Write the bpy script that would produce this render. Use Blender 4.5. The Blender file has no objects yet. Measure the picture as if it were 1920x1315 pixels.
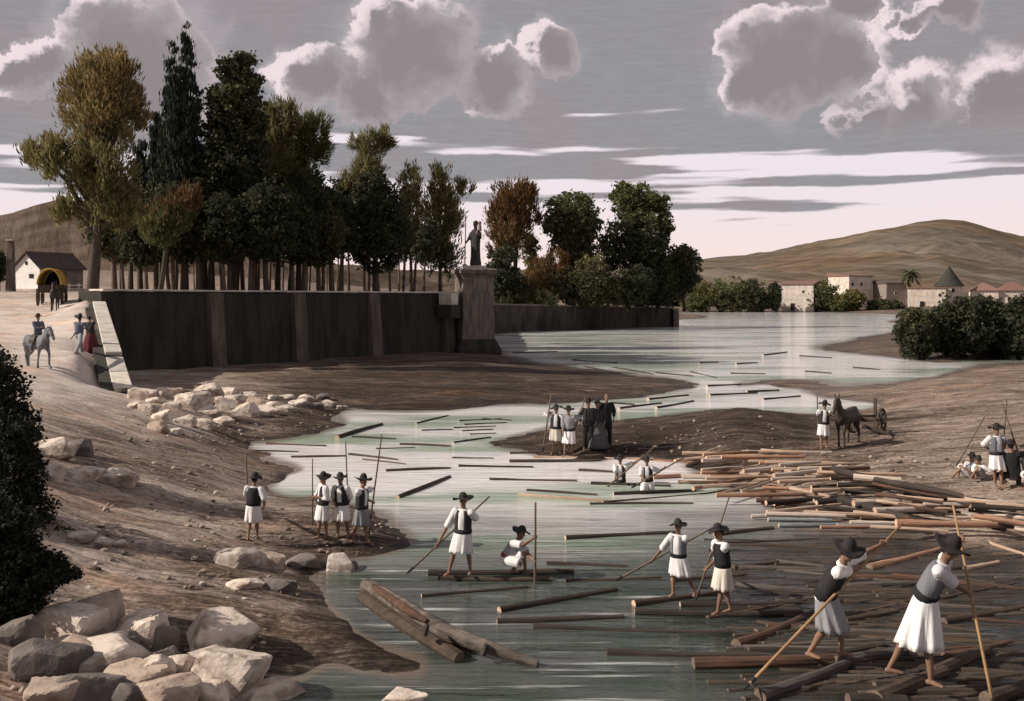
import bpy, bmesh, math, random
import numpy as np
from mathutils import Vector, Matrix

scene = bpy.context.scene
COL = scene.collection
random.seed(7)
rng = np.random.default_rng(11)

# ------------------------------------------------------------------ camera
FPX, CXP, HZ, CAMH = 1900.0, 960.0, 558.0, 5.8       # focal length, principal column, horizon row (photo pixels), eye height
cam_d = bpy.data.cameras.new('camera'); cam = bpy.data.objects.new('camera', cam_d); COL.objects.link(cam)
cam.location = (0, 0, CAMH); cam.rotation_euler = (math.radians(90), 0, 0)
cam_d.sensor_width = 36.0; cam_d.lens = 36.0*FPX/1920.0
cam_d.shift_y = -(657.5-HZ)/1920.0
cam_d.clip_start = 0.1; cam_d.clip_end = 8000
scene.camera = cam

# ------------------------------------------------------------------ exposure
vs = scene.view_settings
vs.view_transform = 'Standard'; vs.look = 'None'; vs.gamma = 1.0; vs.use_curve_mapping = False
vs.exposure = 0.33

# ------------------------------------------------------------------ sun (from the left, a little towards the viewer)
SUN_DIR = Vector((-0.84, -0.12, 0.53)).normalized()
sun_el = math.asin(SUN_DIR.z); sun_az = math.atan2(SUN_DIR.x, SUN_DIR.y)
sl = bpy.data.lights.new('sun', 'SUN'); sl.energy = 4.4; sl.angle = math.radians(0.6); sl.color = (1.0, 0.91, 0.78)
so = bpy.data.objects.new('sun', sl); COL.objects.link(so)
so.rotation_euler = (-SUN_DIR).to_track_quat('-Z', 'Y').to_euler()

# ------------------------------------------------------------------ node helper
class NT:
    def __init__(s, tree): s.t = tree; s.n = tree.nodes; s.l = tree.links
    def new(s, typ, **kw):
        nd = s.n.new(typ)
        for k, v in kw.items(): setattr(nd, k, v)
        return nd
    def put(s, sock, v):
        if isinstance(v, bpy.types.NodeSocket): s.l.new(v, sock)
        elif v is not None: sock.default_value = v
    def math(s, op, a, b=None, c=None, clamp=False):
        nd = s.new('ShaderNodeMath', operation=op, use_clamp=clamp)
        s.put(nd.inputs[0], a); s.put(nd.inputs[1], b); s.put(nd.inputs[2], c)
        return nd.outputs[0]
    def vec(s, op, a, b=None):
        nd = s.new('ShaderNodeVectorMath', operation=op)
        s.put(nd.inputs[0], a); s.put(nd.inputs[1], b)
        return nd.outputs['Value'] if op in ('LENGTH', 'DOT_PRODUCT', 'DISTANCE') else nd.outputs[0]
    def comb(s, x, y, z=0.0):
        nd = s.new('ShaderNodeCombineXYZ'); s.put(nd.inputs[0], x); s.put(nd.inputs[1], y); s.put(nd.inputs[2], z); return nd.outputs[0]
    def sep(s, v):
        nd = s.new('ShaderNodeSeparateXYZ'); s.put(nd.inputs[0], v); return nd.outputs
    def noise(s, v, scale, detail=3.0, rough=0.55, col=False):
        nd = s.new('ShaderNodeTexNoise'); s.put(nd.inputs['Vector'], v); nd.inputs['Scale'].default_value = scale
        nd.inputs['Detail'].default_value = detail; nd.inputs['Roughness'].default_value = rough
        return nd.outputs['Color'] if col else nd.outputs['Fac']
    def ss(s, v, lo, hi):
        nd = s.new('ShaderNodeMapRange', interpolation_type='SMOOTHSTEP'); s.put(nd.inputs[0], v)
        nd.inputs[1].default_value = lo; nd.inputs[2].default_value = hi; return nd.outputs[0]
    def lin(s, v, a, b, c, d):
        nd = s.new('ShaderNodeMapRange'); s.put(nd.inputs[0], v)
        for i, x in enumerate((a, b, c, d)): nd.inputs[1+i].default_value = x
        return nd.outputs[0]
    def mix(s, f, a, b, mode='MIX'):
        nd = s.new('ShaderNodeMix', data_type='RGBA', blend_type=mode); s.put(nd.inputs[0], f)
        for k, v in ((6, a), (7, b)):
            if isinstance(v, tuple) and len(v) == 3: v = (*v, 1)
            s.put(nd.inputs[k], v)
        return nd.outputs[2]
    def ramp(s, f, stops):
        nd = s.new('ShaderNodeValToRGB'); s.put(nd.inputs[0], f); e = nd.color_ramp.elements
        while len(e) < len(stops): e.new(0.5)
        for el, (p, c) in zip(e, stops): el.position = p; el.color = (*c, 1)
        return nd.outputs[0]

# ------------------------------------------------------------------ world: a cloudy evening sky
world = bpy.data.worlds.new('World'); scene.world = world; world.use_nodes = True
world.node_tree.nodes.clear()
w = NT(world.node_tree)
wout = w.new('ShaderNodeOutputWorld'); bg = w.new('ShaderNodeBackground'); w.l.new(bg.outputs[0], wout.inputs[0])
tc = w.new('ShaderNodeTexCoord'); dx, dy, dz = w.sep(tc.outputs['Generated'])
az = w.math('ARCTAN2', dx, dy); el = w.math('ARCSINE', dz)
A = w.math('MULTIPLY', az, 19.0); E = w.math('MULTIPLY', el, 19.0)          # units of 1/19 rad
P = w.comb(A, E, 0.0)
def sky_pt(px, py):
    a = math.atan((px-CXP)/FPX); e = math.atan((HZ-py)/FPX*math.cos(a)); return (a*19.0, e*19.0)
# billowed edges: two scales of domain warp
n1 = w.vec('SUBTRACT', w.noise(P, 0.85, 7.0, 0.64, col=True), (0.5, 0.5, 0.5))
wp = w.vec('ADD', P, w.vec('MULTIPLY', n1, (1.55, 1.45, 0.0)))
vor = w.new('ShaderNodeTexVoronoi', feature='SMOOTH_F1'); w.put(vor.inputs['Vector'], wp); vor.inputs['Scale'].default_value = 2.1
vor.inputs['Smoothness'].default_value = 0.25
bil = w.math('MULTIPLY', w.math('SUBTRACT', 0.42, vor.outputs['Distance']), 0.28)
BLOBS = [(585, 150, 75, 75), (770, 90, 135, 105), (690, 170, 75, 60), (925, 150, 75, 55), (1030, 95, 60, 60), (1480, 110, 140, 110), (1420, 160, 75, 45), (1560, 130, 70, 70),
         (1620, 225, 60, 45), (1720, 205, 62, 70), (1880, 190, 80, 85), (1800, 250, 60, 40), (1700, 45, 45, 25), (1780, 25, 60, 40), (1600, 15, 60, 30),
         (80, 115, 55, 45), (260, 130, 150, 150), (30, 150, 60, 45)]
def cloud_field(p):
    m = None
    for (px, py, rx, ry) in BLOBS:
        cx, cy = sky_pt(px, py)
        q = w.vec('MULTIPLY', w.vec('SUBTRACT', p, (cx, cy, 0)), (100.0/rx, 100.0/ry, 0))
        d = w.math('SUBTRACT', 1.0, w.vec('LENGTH', q))
        m = d if m is None else w.math('MAXIMUM', m, d)
    return w.math('ADD', m, bil)
M1 = cloud_field(wp)
M2 = cloud_field(w.vec('ADD', wp, (-0.24, 0.15, 0)))
mott = w.noise(P, 1.6, 8.0, 0.62)
inside = w.ss(w.math('ADD', M1, w.math('MULTIPLY', w.math('SUBTRACT', mott, 0.5), 0.26)), -0.02, 0.10)
edge = w.math('MULTIPLY', inside, w.math('SUBTRACT', 1.0, w.ss(M2, -0.10, 0.14)))
halo = w.math('MULTIPLY', w.ss(M1, -0.30, 0.02), w.math('SUBTRACT', 1.0, w.ss(M1, 0.02, 0.13)))
halo = w.math('MULTIPLY', halo, w.math('ADD', w.math('MULTIPLY', w.ss(A, 5.5, 6.6), 0.9), 0.22))
big = w.noise(w.vec('MULTIPLY', P, (0.25, 0.45, 1)), 1.0, 4.0, 0.55)
streak = w.noise(w.vec('MULTIPLY', P, (1.4, 16.0, 1)), 1.0, 3.0, 0.6)
nish = w.new('ShaderNodeTexSky', sky_type='NISHITA'); nish.sun_disc = False
nish.sun_elevation = sun_el; nish.sun_rotation = sun_az
nsk = w.mix(1.0, nish.outputs[0], (0.07, 0.07, 0.07), 'MULTIPLY')
veil = w.mix(w.ss(big, 0.40, 0.62), (0.268, 0.266, 0.280), (0.290, 0.252, 0.262))
base = w.mix(0.05, veil, nsk)
fine = w.noise(w.vec('MULTIPLY', P, (3.0, 60.0, 1)), 1.0, 2.0, 0.6)
base = w.mix(w.lin(streak, 0.3, 0.7, 0.0, 0.30), base, (0.18, 0.165, 0.18)); base = w.mix(w.lin(fine, 0.35, 0.65, 0.0, 0.16), base, (0.14, 0.13, 0.14))
# long bands low over the horizon
bandn = w.noise(w.vec('MULTIPLY', w.vec('ADD', P, w.vec('MULTIPLY', n1, (0.6, 0.10, 0))), (0.16, 2.3, 1)), 1.0, 3.0, 0.5)
lift = w.new('ShaderNodeValToRGB'); w.put(lift.inputs[0], w.lin(E, 0.0, 5.6, 0.0, 1.0))
le = lift.color_ramp.elements
stops = [(0.0, .98), (0.17, .84), (0.30, .58), (0.40, .47), (0.475, .36), (0.56, .14), (1.0, .0)]
while len(le) < len(stops): le.new(0.5)
for q, (p_, v_) in zip(le, stops): q.position = p_; q.color = (v_, v_, v_, 1)
bright = w.ss(w.math('ADD', w.math('MULTIPLY', w.math('SUBTRACT', bandn, 0.2), 1.75), lift.outputs[0]), 0.93, 1.05)
pale = w.mix(w.ss(E, 0.3, 2.2), (0.76, 0.61, 0.585), (0.69, 0.62, 0.655))
sky = w.mix(bright, base, pale)
upper = w.ss(E, 2.7, 3.4)
body = w.mix(w.ss(w.math('ADD', M1, w.math('MULTIPLY', w.math('SUBTRACT', mott, 0.5), 0.9)), 0.0, 0.6), (0.33, 0.29, 0.30), (0.225, 0.20, 0.21))
sky = w.mix(w.math('MULTIPLY', inside, upper), sky, body)
rim = w.math('MULTIPLY', upper, w.math('MAXIMUM', w.math('MULTIPLY', edge, 1.0), w.math('MULTIPLY', halo, w.ss(w.noise(P, 0.5, 2.0), 0.38, 0.58))))
sky = w.mix(w.math('MULTIPLY', w.math('MULTIPLY', rim, w.ss(mott, 0.22, 0.52)), 0.92), sky, (0.72, 0.61, 0.635))
sky = w.mix(w.ss(E, -0.1, -2.0), sky, (0.16, 0.14, 0.13))
w.l.new(sky, bg.inputs[0]); bg.inputs[1].default_value = 1.0

# ------------------------------------------------------------------ materials
MATS = {}
def pmat(name, c1, c2=None, scale=3.0, rough=0.85, bump=0.0, bscale=None, stretch=(1, 1, 1), detail=5.0, spec=0.25, coord='Object', lo=0.35, hi=0.65):
    m = bpy.data.materials.new(name); m.use_nodes = True; t = NT(m.node_tree)
    b = m.node_tree.nodes['Principled BSDF']; b.inputs['Roughness'].default_value = rough; b.inputs['Specular IOR Level'].default_value = spec
    tcx = t.new('ShaderNodeTexCoord'); v = t.vec('MULTIPLY', tcx.outputs[coord], tuple(stretch))
    c2 = c2 or tuple(x*0.7 for x in c1)
    f = t.noise(v, scale, detail, 0.6)
    col = t.mix(t.ss(f, lo, hi), c1, c2)
    oi = t.new('ShaderNodeObjectInfo')
    col = t.mix(1.0, col, t.mix(oi.outputs['Random'], (0.82, 0.82, 0.84), (1.12, 1.10, 1.08)), 'MULTIPLY')
    t.l.new(col, b.inputs['Base Color'])
    if bump:
        bp = t.new('ShaderNodeBump'); bp.inputs['Strength'].default_value = bump; bp.inputs['Distance'].default_value = 0.03
        t.put(bp.inputs['Height'], t.noise(v, bscale or scale*4, 5.0, 0.65)); t.l.new(bp.outputs[0], b.inputs['Normal'])
    MATS[name] = m
    return m

def leafmat(name, cols, transl=0.25):
    m = bpy.data.materials.new(name); m.use_nodes = True; t = NT(m.node_tree)
    b = m.node_tree.nodes['Principled BSDF']; b.inputs['Roughness'].default_value = 0.75; b.inputs['Specular IOR Level'].default_value = 0.06
    g = t.new('ShaderNodeNewGeometry'); n = len(cols)
    col = t.ramp(g.outputs['Random Per Island'], [((i+0.5)/n, c) for i, c in enumerate(cols)])
    tcx = t.new('ShaderNodeTexCoord')
    col = t.mix(1.0, col, t.mix(t.noise(tcx.outputs['Object'], 0.55, 2.0), (0.55, 0.55, 0.55), (1.45, 1.4, 1.3)), 'MULTIPLY')
    t.l.new(col, b.inputs['Base Color'])
    tr = t.new('ShaderNodeBsdfTranslucent'); t.l.new(col, tr.inputs[0])
    ms = t.new('ShaderNodeMixShader'); ms.inputs[0].default_value = transl
    t.l.new(b.outputs[0], ms.inputs[1]); t.l.new(tr.outputs[0], ms.inputs[2])
    t.l.new(ms.outputs[0], m.node_tree.nodes['Material Output'].inputs[0])
    MATS[name] = m; return m

# ------------------------------------------------------------------ geometry helpers
def U(px, py, Y): return Vector(((px-CXP)/FPX*Y, Y, CAMH-(py-HZ)/FPX*Y))
def Yz(py, z): return (CAMH-z)*FPX/(py-HZ)
def G(px, py, z=0.0): return U(px, py, Yz(py, z))

class MB:
    def __init__(s): s.v = []; s.f = []; s.mi = []
    def add(s, verts, faces, mi=0):
        o = len(s.v); s.v.extend([tuple(v) for v in verts]); s.f.extend([tuple(i+o for i in f) for f in faces]); s.mi.extend([mi]*len(faces))
    def rings(s, rings, cap0=True, cap1=True, mi=0, capmi=None, closed=True):
        n = len(rings[0]); vs_ = [v for r in rings for v in r]; fs = []; cm = mi if capmi is None else capmi
        for i in range(len(rings)-1):
            for j in range(n if closed else n-1):
                k = (j+1) % n; fs.append((i*n+j, i*n+k, (i+1)*n+k, (i+1)*n+j))
        o = len(s.v); s.add(vs_, fs, mi)
        if cap0: s.f.append(tuple(o+j for j in range(n-1, -1, -1))); s.mi.append(cm)
        if cap1: s.f.append(tuple(o+(len(rings)-1)*n+j for j in range(n))); s.mi.append(cm)
    def tube(s, pts, rad, n=8, mi=0, capmi=None, flat=None, wob=0.0):
        pts = [Vector(p) for p in pts]; R = []
        ref = None
        for i, p in enumerate(pts):
            T = (pts[min(i+1, len(pts)-1)]-pts[max(i-1, 0)])
            T = T.normalized() if T.length > 1e-9 else Vector((0, 0, 1))
            if ref is None: ref = Vector((0, 0, 1)) if abs(T.z) < 0.9 else Vector((1, 0, 0))
            Bn = ref-T*ref.dot(T); Bn.normalize(); An = Bn.cross(T); ref = Bn
            r = rad[i] if hasattr(rad, '__len__') else rad
            rr = r if isinstance(r, tuple) else (r, r)
            ring = []
            for j in range(n):
                a = 2*math.pi*j/n; q = 1+(random.uniform(-wob, wob) if wob else 0)
                ring.append(p+An*(math.cos(a)*rr[0]*q)+Bn*(math.sin(a)*rr[1]*q))
            R.append(ring)
        s.rings(R, mi=mi, capmi=capmi)
    def ell(s, c, r, n=10, m=7, rot=None, mi=0):
        c = Vector(c); vs_ = []; fs = []
        for i in range(m+1):
            ph = math.pi*i/m
            for j in range(n):
                a = 2*math.pi*j/n; q = Vector((r[0]*math.sin(ph)*math.cos(a), r[1]*math.sin(ph)*math.sin(a), r[2]*math.cos(ph)))
                if rot is not None: q = rot @ q
                vs_.append(c+q)
        for i in range(m):
            for j in range(n):
                k = (j+1) % n
                if i == 0: fs.append((j, (i+1)*n+j, (i+1)*n+k))
                elif i == m-1: fs.append((i*n+j, (i+1)*n+j, i*n+k))
                else: fs.append((i*n+j, (i+1)*n+j, (i+1)*n+k, i*n+k))
        s.add(vs_, fs, mi)
    def box(s, c, half, rot=None, mi=0, taper=1.0):
        c = Vector(c); vs_ = []
        for z in (-1, 1):
            for x, y in ((-1, -1), (1, -1), (1, 1), (-1, 1)):
                k = taper if z > 0 else 1.0
                q = Vector((x*half[0]*k, y*half[1]*k, z*half[2]))
                vs_.append(c+(rot @ q if rot is not None else q))
        s.add(vs_, [(3, 2, 1, 0), (4, 5, 6, 7), (0, 1, 5, 4), (1, 2, 6, 5), (2, 3, 7, 6), (3, 0, 4, 7)], mi)
    def prism(s, poly, d, mi=0):
        """a polygon (list of 3-D points) pushed along the vector d"""
        n = len(poly); d = Vector(d); a = [Vector(p) for p in poly]; b = [p+d for p in a]
        s.add(a+b, [tuple(range(n-1, -1, -1)), tuple(range(n, 2*n))]+[(i, (i+1) % n, (i+1) % n+n, i+n) for i in range(n)], mi)
    def build(s, name, mats, parent=None, smooth=False, voxel=None, origin=None, bevel=None, solid=None, relax=0, fixn=False):
        me = bpy.data.meshes.new(name)
        if origin is not None:
            o3 = Vector(origin); s.v = [tuple(Vector(v)-o3) for v in s.v]
        me.from_pydata(s.v, [], s.f)
        if not isinstance(mats, (list, tuple)): mats = [mats]
        for m in mats: me.materials.append(MATS[m] if isinstance(m, str) else m)
        if any(s.mi): me.polygons.foreach_set('material_index', s.mi)
        if fixn:
            b_ = bmesh.new(); b_.from_mesh(me); bmesh.ops.recalc_face_normals(b_, faces=b_.faces); b_.to_mesh(me); b_.free()
        if smooth: me.polygons.foreach_set('use_smooth', [True]*len(me.polygons))
        ob = bpy.data.objects.new(name, me); COL.objects.link(ob)
        if origin is not None and parent is None: ob.location = origin
        if parent is not None: ob.parent = parent
        if voxel:
            r = ob.modifiers.new('remesh', 'REMESH'); r.mode = 'VOXEL'; r.voxel_size = voxel; r.use_smooth_shade = True
            if relax:
                sm = ob.modifiers.new('smooth', 'SMOOTH'); sm.factor = 0.5; sm.iterations = relax
        if bevel:
            bv = ob.modifiers.new('bevel', 'BEVEL'); bv.width = bevel; bv.segments = 1
        if solid:
            sd = ob.modifiers.new('solidify', 'SOLIDIFY'); sd.thickness = solid; sd.offset = -1
        return ob

def tag(o, label=None, cat=None, group=None, kind=None):
    if label: o['label'] = label
    if cat: o['category'] = cat
    if group: o['group'] = group
    if kind: o['kind'] = kind
    return o
def thing(name, loc, label, cat, group=None, rz=0.0):
    e = bpy.data.objects.new(name, None); COL.objects.link(e); e.location = loc; e.rotation_euler = (0, 0, rz); e.empty_display_size = 0.2
    return tag(e, label, cat, group)
def dup(src, group=None, label=None):
    c = src.copy(); COL.objects.link(c)
    if label: c['label'] = label
    for ch in src.children:
        k = ch.copy(); COL.objects.link(k); k.parent = c
        for gch in ch.children:
            g2 = gch.copy(); COL.objects.link(g2); g2.parent = k
    return c

# ------------------------------------------------------------------ terrain: heights through surveyed points
shore = [(470, 1300), (560, 1274), (680, 1262), (790, 1257), (720, 1215), (650, 1162), (595, 1105), (575, 1085), (620, 1068), (690, 1045), (765, 1022), (745, 990), (705, 962),
  (650, 945), (590, 932), (505, 908), (560, 884), (520, 866), (470, 845), (466, 832), (560, 818), (640, 794), (632, 777), (655, 768), (760, 772), (840, 769), (950, 759),
  (1100, 752), (1200, 744), (1305, 726), (1280, 716), (1180, 701), (1080, 690), (1000, 679), (945, 667), (928, 655),
  (928, 833), (1000, 809), (1100, 791), (1180, 788), (1230, 782), (1280, 774), (985, 845), (1060, 853), (1160, 857), (1280, 864), (1300, 880), (1360, 905), (1420, 930),
  (1480, 985), (1600, 1000), (1700, 1003), (1920, 1015), (2250, 1030), (1530, 776), (1600, 770), (1650, 762), (1600, 752), (1545, 747), (1515, 736), (1560, 727), (1620, 720), (1700, 715),
  (1790, 698), (1880, 683), (1960, 677), (2150, 672), (1685, 672), (1590, 662), (1530, 652), (1590, 640), (1690, 622), (1690, 600), (1690, 590),
  (1800, 676), (1900, 673), (1265, 587), (1400, 585), (1550, 586), (1640, 588), (1385, 724), (1540, 714), (1450, 723), (930, 626), (1100, 619), (1262, 612), (1267, 600)]
land_z = [(100, 1250, .6), (300, 1290, .45), (0, 1150, 1.0), (430, 1150, .42), (250, 1080, .65), (100, 1000, 1.0), (560, 1160, .25), (660, 1225, .1), (730, 1245, .06), (420, 1000, .38), (640, 1000, .2), (500, 1060, .22), (700, 1015, .12),
  (250, 930, .85), (100, 880, 1.4), (0, 900, 1.8), (400, 880, .5), (480, 960, .3), (350, 820, .9), (180, 800, 1.6), (450, 790, .5), (560, 780, .35), (300, 760, 1.3), (500, 745, .6), (100, 740, 2.2), (230, 745, 1.45), (520, 890, .12), (610, 960, .12),
  (-250, 1000, 2.0), (-250, 800, 3.2), (-250, 1300, 1.2), (-600, 1000, 3.0), (640, 740, .35), (760, 735, .4), (900, 720, .4), (1050, 725, .35), (1180, 724, .2), (1100, 705, .2), (900, 690, .5), (870, 668, .45), (700, 700, .5), (600, 712, .55),
  (1100, 825, .45), (1050, 835, .25), (1180, 825, .42), (1200, 850, .08), (1000, 830, .15), (1290, 835, .3), (1380, 800, .9), (1380, 768, 1.0), (1310, 780, .6), (1450, 778, .8), (1500, 820, .55), (1400, 850, .35), (1330, 868, .12), (1480, 880, .35),
  (1580, 835, .55), (1600, 900, .4), (1560, 950, .15), (1700, 940, .35), (1850, 900, .6), (1900, 960, .4), (1700, 850, .75), (1800, 780, .9), (1640, 800, .6), (1700, 745, .6), (1850, 730, .9), (2100, 760, 1.4), (2100, 900, 1.0), (2400, 800, 1.6),
  (1620, 735, .2), (1900, 620, 1.2), (1760, 640, .7), (2000, 640, 1.2), (1640, 655, .2), (1780, 672, .15), (1720, 600, .5), (1460, 719, .12), (1900, 690, .3)]
land_Y = [(70, 693, 46), (150, 663, 50), (100, 622, 60), (110, 583, 72), (20, 690, 45), (-60, 650, 50), (-200, 620, 60), (175, 567, 70), (170, 600, 62), (40, 545, 118), (150, 549, 105), (-150, 545, 110), (80, 548, 95), (0, 566, 78)]
land_xyz = [(-20, 120, 6.2), (-10, 130, 6.0), (-5, 118, 5.5), (0, 190, 3.9), (15, 205, 3.6), (30, 235, 3.6), (-20, 160, 6.1), (-40, 160, 6.7), (-30, 98, 6.1), (-24, 100, 6.1), (-8, 112, 5.9), (-70, 200, 9), (-120, 330, 14), (-40, 300, 8), (20, 300, 5),
  (60, 460, 3), (110, 470, 4), (160, 470, 4), (230, 470, 5), (0, 460, 6), (-150, 460, 18), (75, 425, 1.0), (130, 425, 1.2), (300, 460, 6), (-300, 460, 20), (60, 60, 2.0), (80, 120, 2), (-60, 60, 7), (-40, 30, 5), (-60, 90, 7.5)]
water_px = [(680, 1290), (900, 1200), (900, 1000), (1100, 900), (800, 870), (640, 872), (560, 900), (750, 795), (850, 805), (960, 785), (1150, 770), (1250, 757), (1400, 742), (1480, 752), (1450, 735), (1340, 726), (1000, 645), (1100, 660), (1300, 690), (1480, 695), (1650, 692),
  (1720, 692), (1300, 625), (1480, 615), (1650, 608), (1600, 679), (1200, 1000), (1350, 960), (1500, 1060), (1800, 1200), (1500, 1300), (1900, 1300), (1900, 1100), (1000, 1300), (620, 1300), (680, 1150), (700, 1080), (1000, 633), (1200, 621), (1290, 604), (1400, 600), (1570, 601), (1560, 762), (1590, 759), (820, 900), (850, 1100)]
terr = land_xyz[:14]+[q for q in land_xyz[14:] if q[1] > 250 and q[0] < 10]+[(-60, 60, 7), (-60, 90, 7.5)]
low_xyz = [q for q in land_xyz if not (q in terr)]+[(-25, 90, .4), (-20, 120, .3), (-10, 108, .3), (-40, 100, .5), (-40, 160, 0), (0, 240, 0), (-60, 120, .5), (-26, 62, .8), (-32, 72, .8)]
road_low = [q for q in land_Y if q[2] < 52]
def rbf_fit(px0, pxz, pxY, xyz, pxw):
    c = [tuple(G(x, y, 0.0)) for (x, y) in px0]+[tuple(G(x, y, z)) for (x, y, z) in pxz]+[tuple(U(x, y, Y)) for (x, y, Y) in pxY]+list(xyz)
    for (x, y) in pxw: g_ = G(x, y, 0.0); c.append((g_.x, g_.y, -0.35))
    c = np.array(c); CU = uv(c[:, 0], c[:, 1]); n = len(CU)
    K = np.zeros((n+3, n+3)); K[:n, :n] = kern(((CU[:, None]-CU[None])**2).sum(-1))+np.eye(n)*(-1e-4); K[:n, n] = 1; K[:n, n+1:] = CU; K[n, :n] = 1; K[n+1:, :n] = CU.T
    return CU, np.linalg.solve(K, np.concatenate([c[:, 2], np.zeros(3)]))
def uv(X, Y): return np.stack([X/Y, 0.42*np.log(Y)], -1)
def kern(d2): return np.sqrt(d2+0.004**2)
LOW = rbf_fit(shore, land_z, [q for q in land_Y if q[2] <= 47], low_xyz, water_px)
HIGH = rbf_fit([], [q for q in land_z if q[0] < 330 and q[1] < 900], land_Y, terr+[(-18.4, 46.2, .75), (-20.8, 51.5, 1.65), (-23.6, 58, 3.0), (-26.3, 64, 4.2), (-28.9, 70, 5.0), (-22, 75, 6.0), (-16, 84, 6.0), (-10, 93, 6.0), (-30, 80, 6.1), (20, 240, 3.6), (-30, 330, 8)], [])
def rbf_eval(m, q):
    CU, Wt = m; n = len(CU); out = np.empty(len(q))
    for i in range(0, len(q), 20000):
        b = q[i:i+20000]; d2 = ((b[:, None]-CU[None])**2).sum(-1); out[i:i+20000] = kern(d2) @ Wt[:n]+Wt[n]+b @ Wt[n+1:]
    return out
EDGE_Y = np.array([46.5, 70.0, 71.6, 105.0, 106.0, 164.0, 168.0, 204.0, 206.0, 400.0]); EDGE_X = np.array([-18.0, -28.75, -28.75+0.0, -7.6, -7.5, -6.0, -6.0, 27.5, 27.5, -70.0])
def height(X, Y):
    X = np.asarray(X, float).ravel(); Y = np.maximum(np.asarray(Y, float).ravel(), 4.0); q = uv(X, Y)
    lo = rbf_eval(LOW, q); up = (Y > 43.5) & (X < np.interp(Y, EDGE_Y, EDGE_X)) & (Y < 400)
    if up.any():
        hi = rbf_eval(HIGH, q[up]); f = np.clip((Y[up]-43.5)/3.5, 0, 1); f = f*f*(3-2*f); f2 = np.clip((400-Y[up])/60, 0, 1)
        lo[up] = lo[up]+(np.maximum(hi, lo[up])-lo[up])*f*f2
    return lo
def hz(X, Y): return max(float(height([X], [Y])[0]), 0.0)
_ys = np.exp(np.linspace(math.log(11.0), math.log(430.0), 700))
def GP(px, py):
    """where the sight line of a photo pixel meets land or water"""
    X = (px-CXP)/FPX*_ys; Z = CAMH-(py-HZ)/FPX*_ys; h = np.maximum(height(X, _ys), 0.0)
    k = np.nonzero(Z <= h)[0]
    if len(k) == 0 or k[0] == 0: return U(px, py, 60.0)
    i = k[0]; a, b = Z[i-1]-h[i-1], Z[i]-h[i]; t = a/(a-b); Y = _ys[i-1]+(_ys[i]-_ys[i-1])*t
    return U(px, py, Y)

# soil tone, surveyed as well: 0 dark wet sand ... 1 pale dry track
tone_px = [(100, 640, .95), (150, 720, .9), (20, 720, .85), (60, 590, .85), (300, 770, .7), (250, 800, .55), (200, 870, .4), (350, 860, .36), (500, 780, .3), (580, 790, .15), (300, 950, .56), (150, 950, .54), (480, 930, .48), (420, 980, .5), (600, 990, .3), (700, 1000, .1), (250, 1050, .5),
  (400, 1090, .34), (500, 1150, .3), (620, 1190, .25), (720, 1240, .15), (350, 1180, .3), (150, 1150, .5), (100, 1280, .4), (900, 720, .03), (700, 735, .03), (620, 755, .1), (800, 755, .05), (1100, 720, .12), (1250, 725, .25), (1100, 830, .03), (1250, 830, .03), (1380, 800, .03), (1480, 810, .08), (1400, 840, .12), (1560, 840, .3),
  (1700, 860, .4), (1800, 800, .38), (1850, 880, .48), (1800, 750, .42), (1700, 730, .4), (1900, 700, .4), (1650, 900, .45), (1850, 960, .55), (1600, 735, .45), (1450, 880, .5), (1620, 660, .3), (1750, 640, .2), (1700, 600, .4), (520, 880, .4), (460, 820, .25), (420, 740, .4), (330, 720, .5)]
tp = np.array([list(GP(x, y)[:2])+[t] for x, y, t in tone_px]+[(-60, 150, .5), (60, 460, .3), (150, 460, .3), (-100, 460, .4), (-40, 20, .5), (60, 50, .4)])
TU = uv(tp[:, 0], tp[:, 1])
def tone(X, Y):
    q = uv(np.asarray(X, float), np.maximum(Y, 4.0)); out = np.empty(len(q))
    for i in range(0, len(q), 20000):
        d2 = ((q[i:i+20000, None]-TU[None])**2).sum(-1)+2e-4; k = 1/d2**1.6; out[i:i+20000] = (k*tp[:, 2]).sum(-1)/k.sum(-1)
    return out

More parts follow.
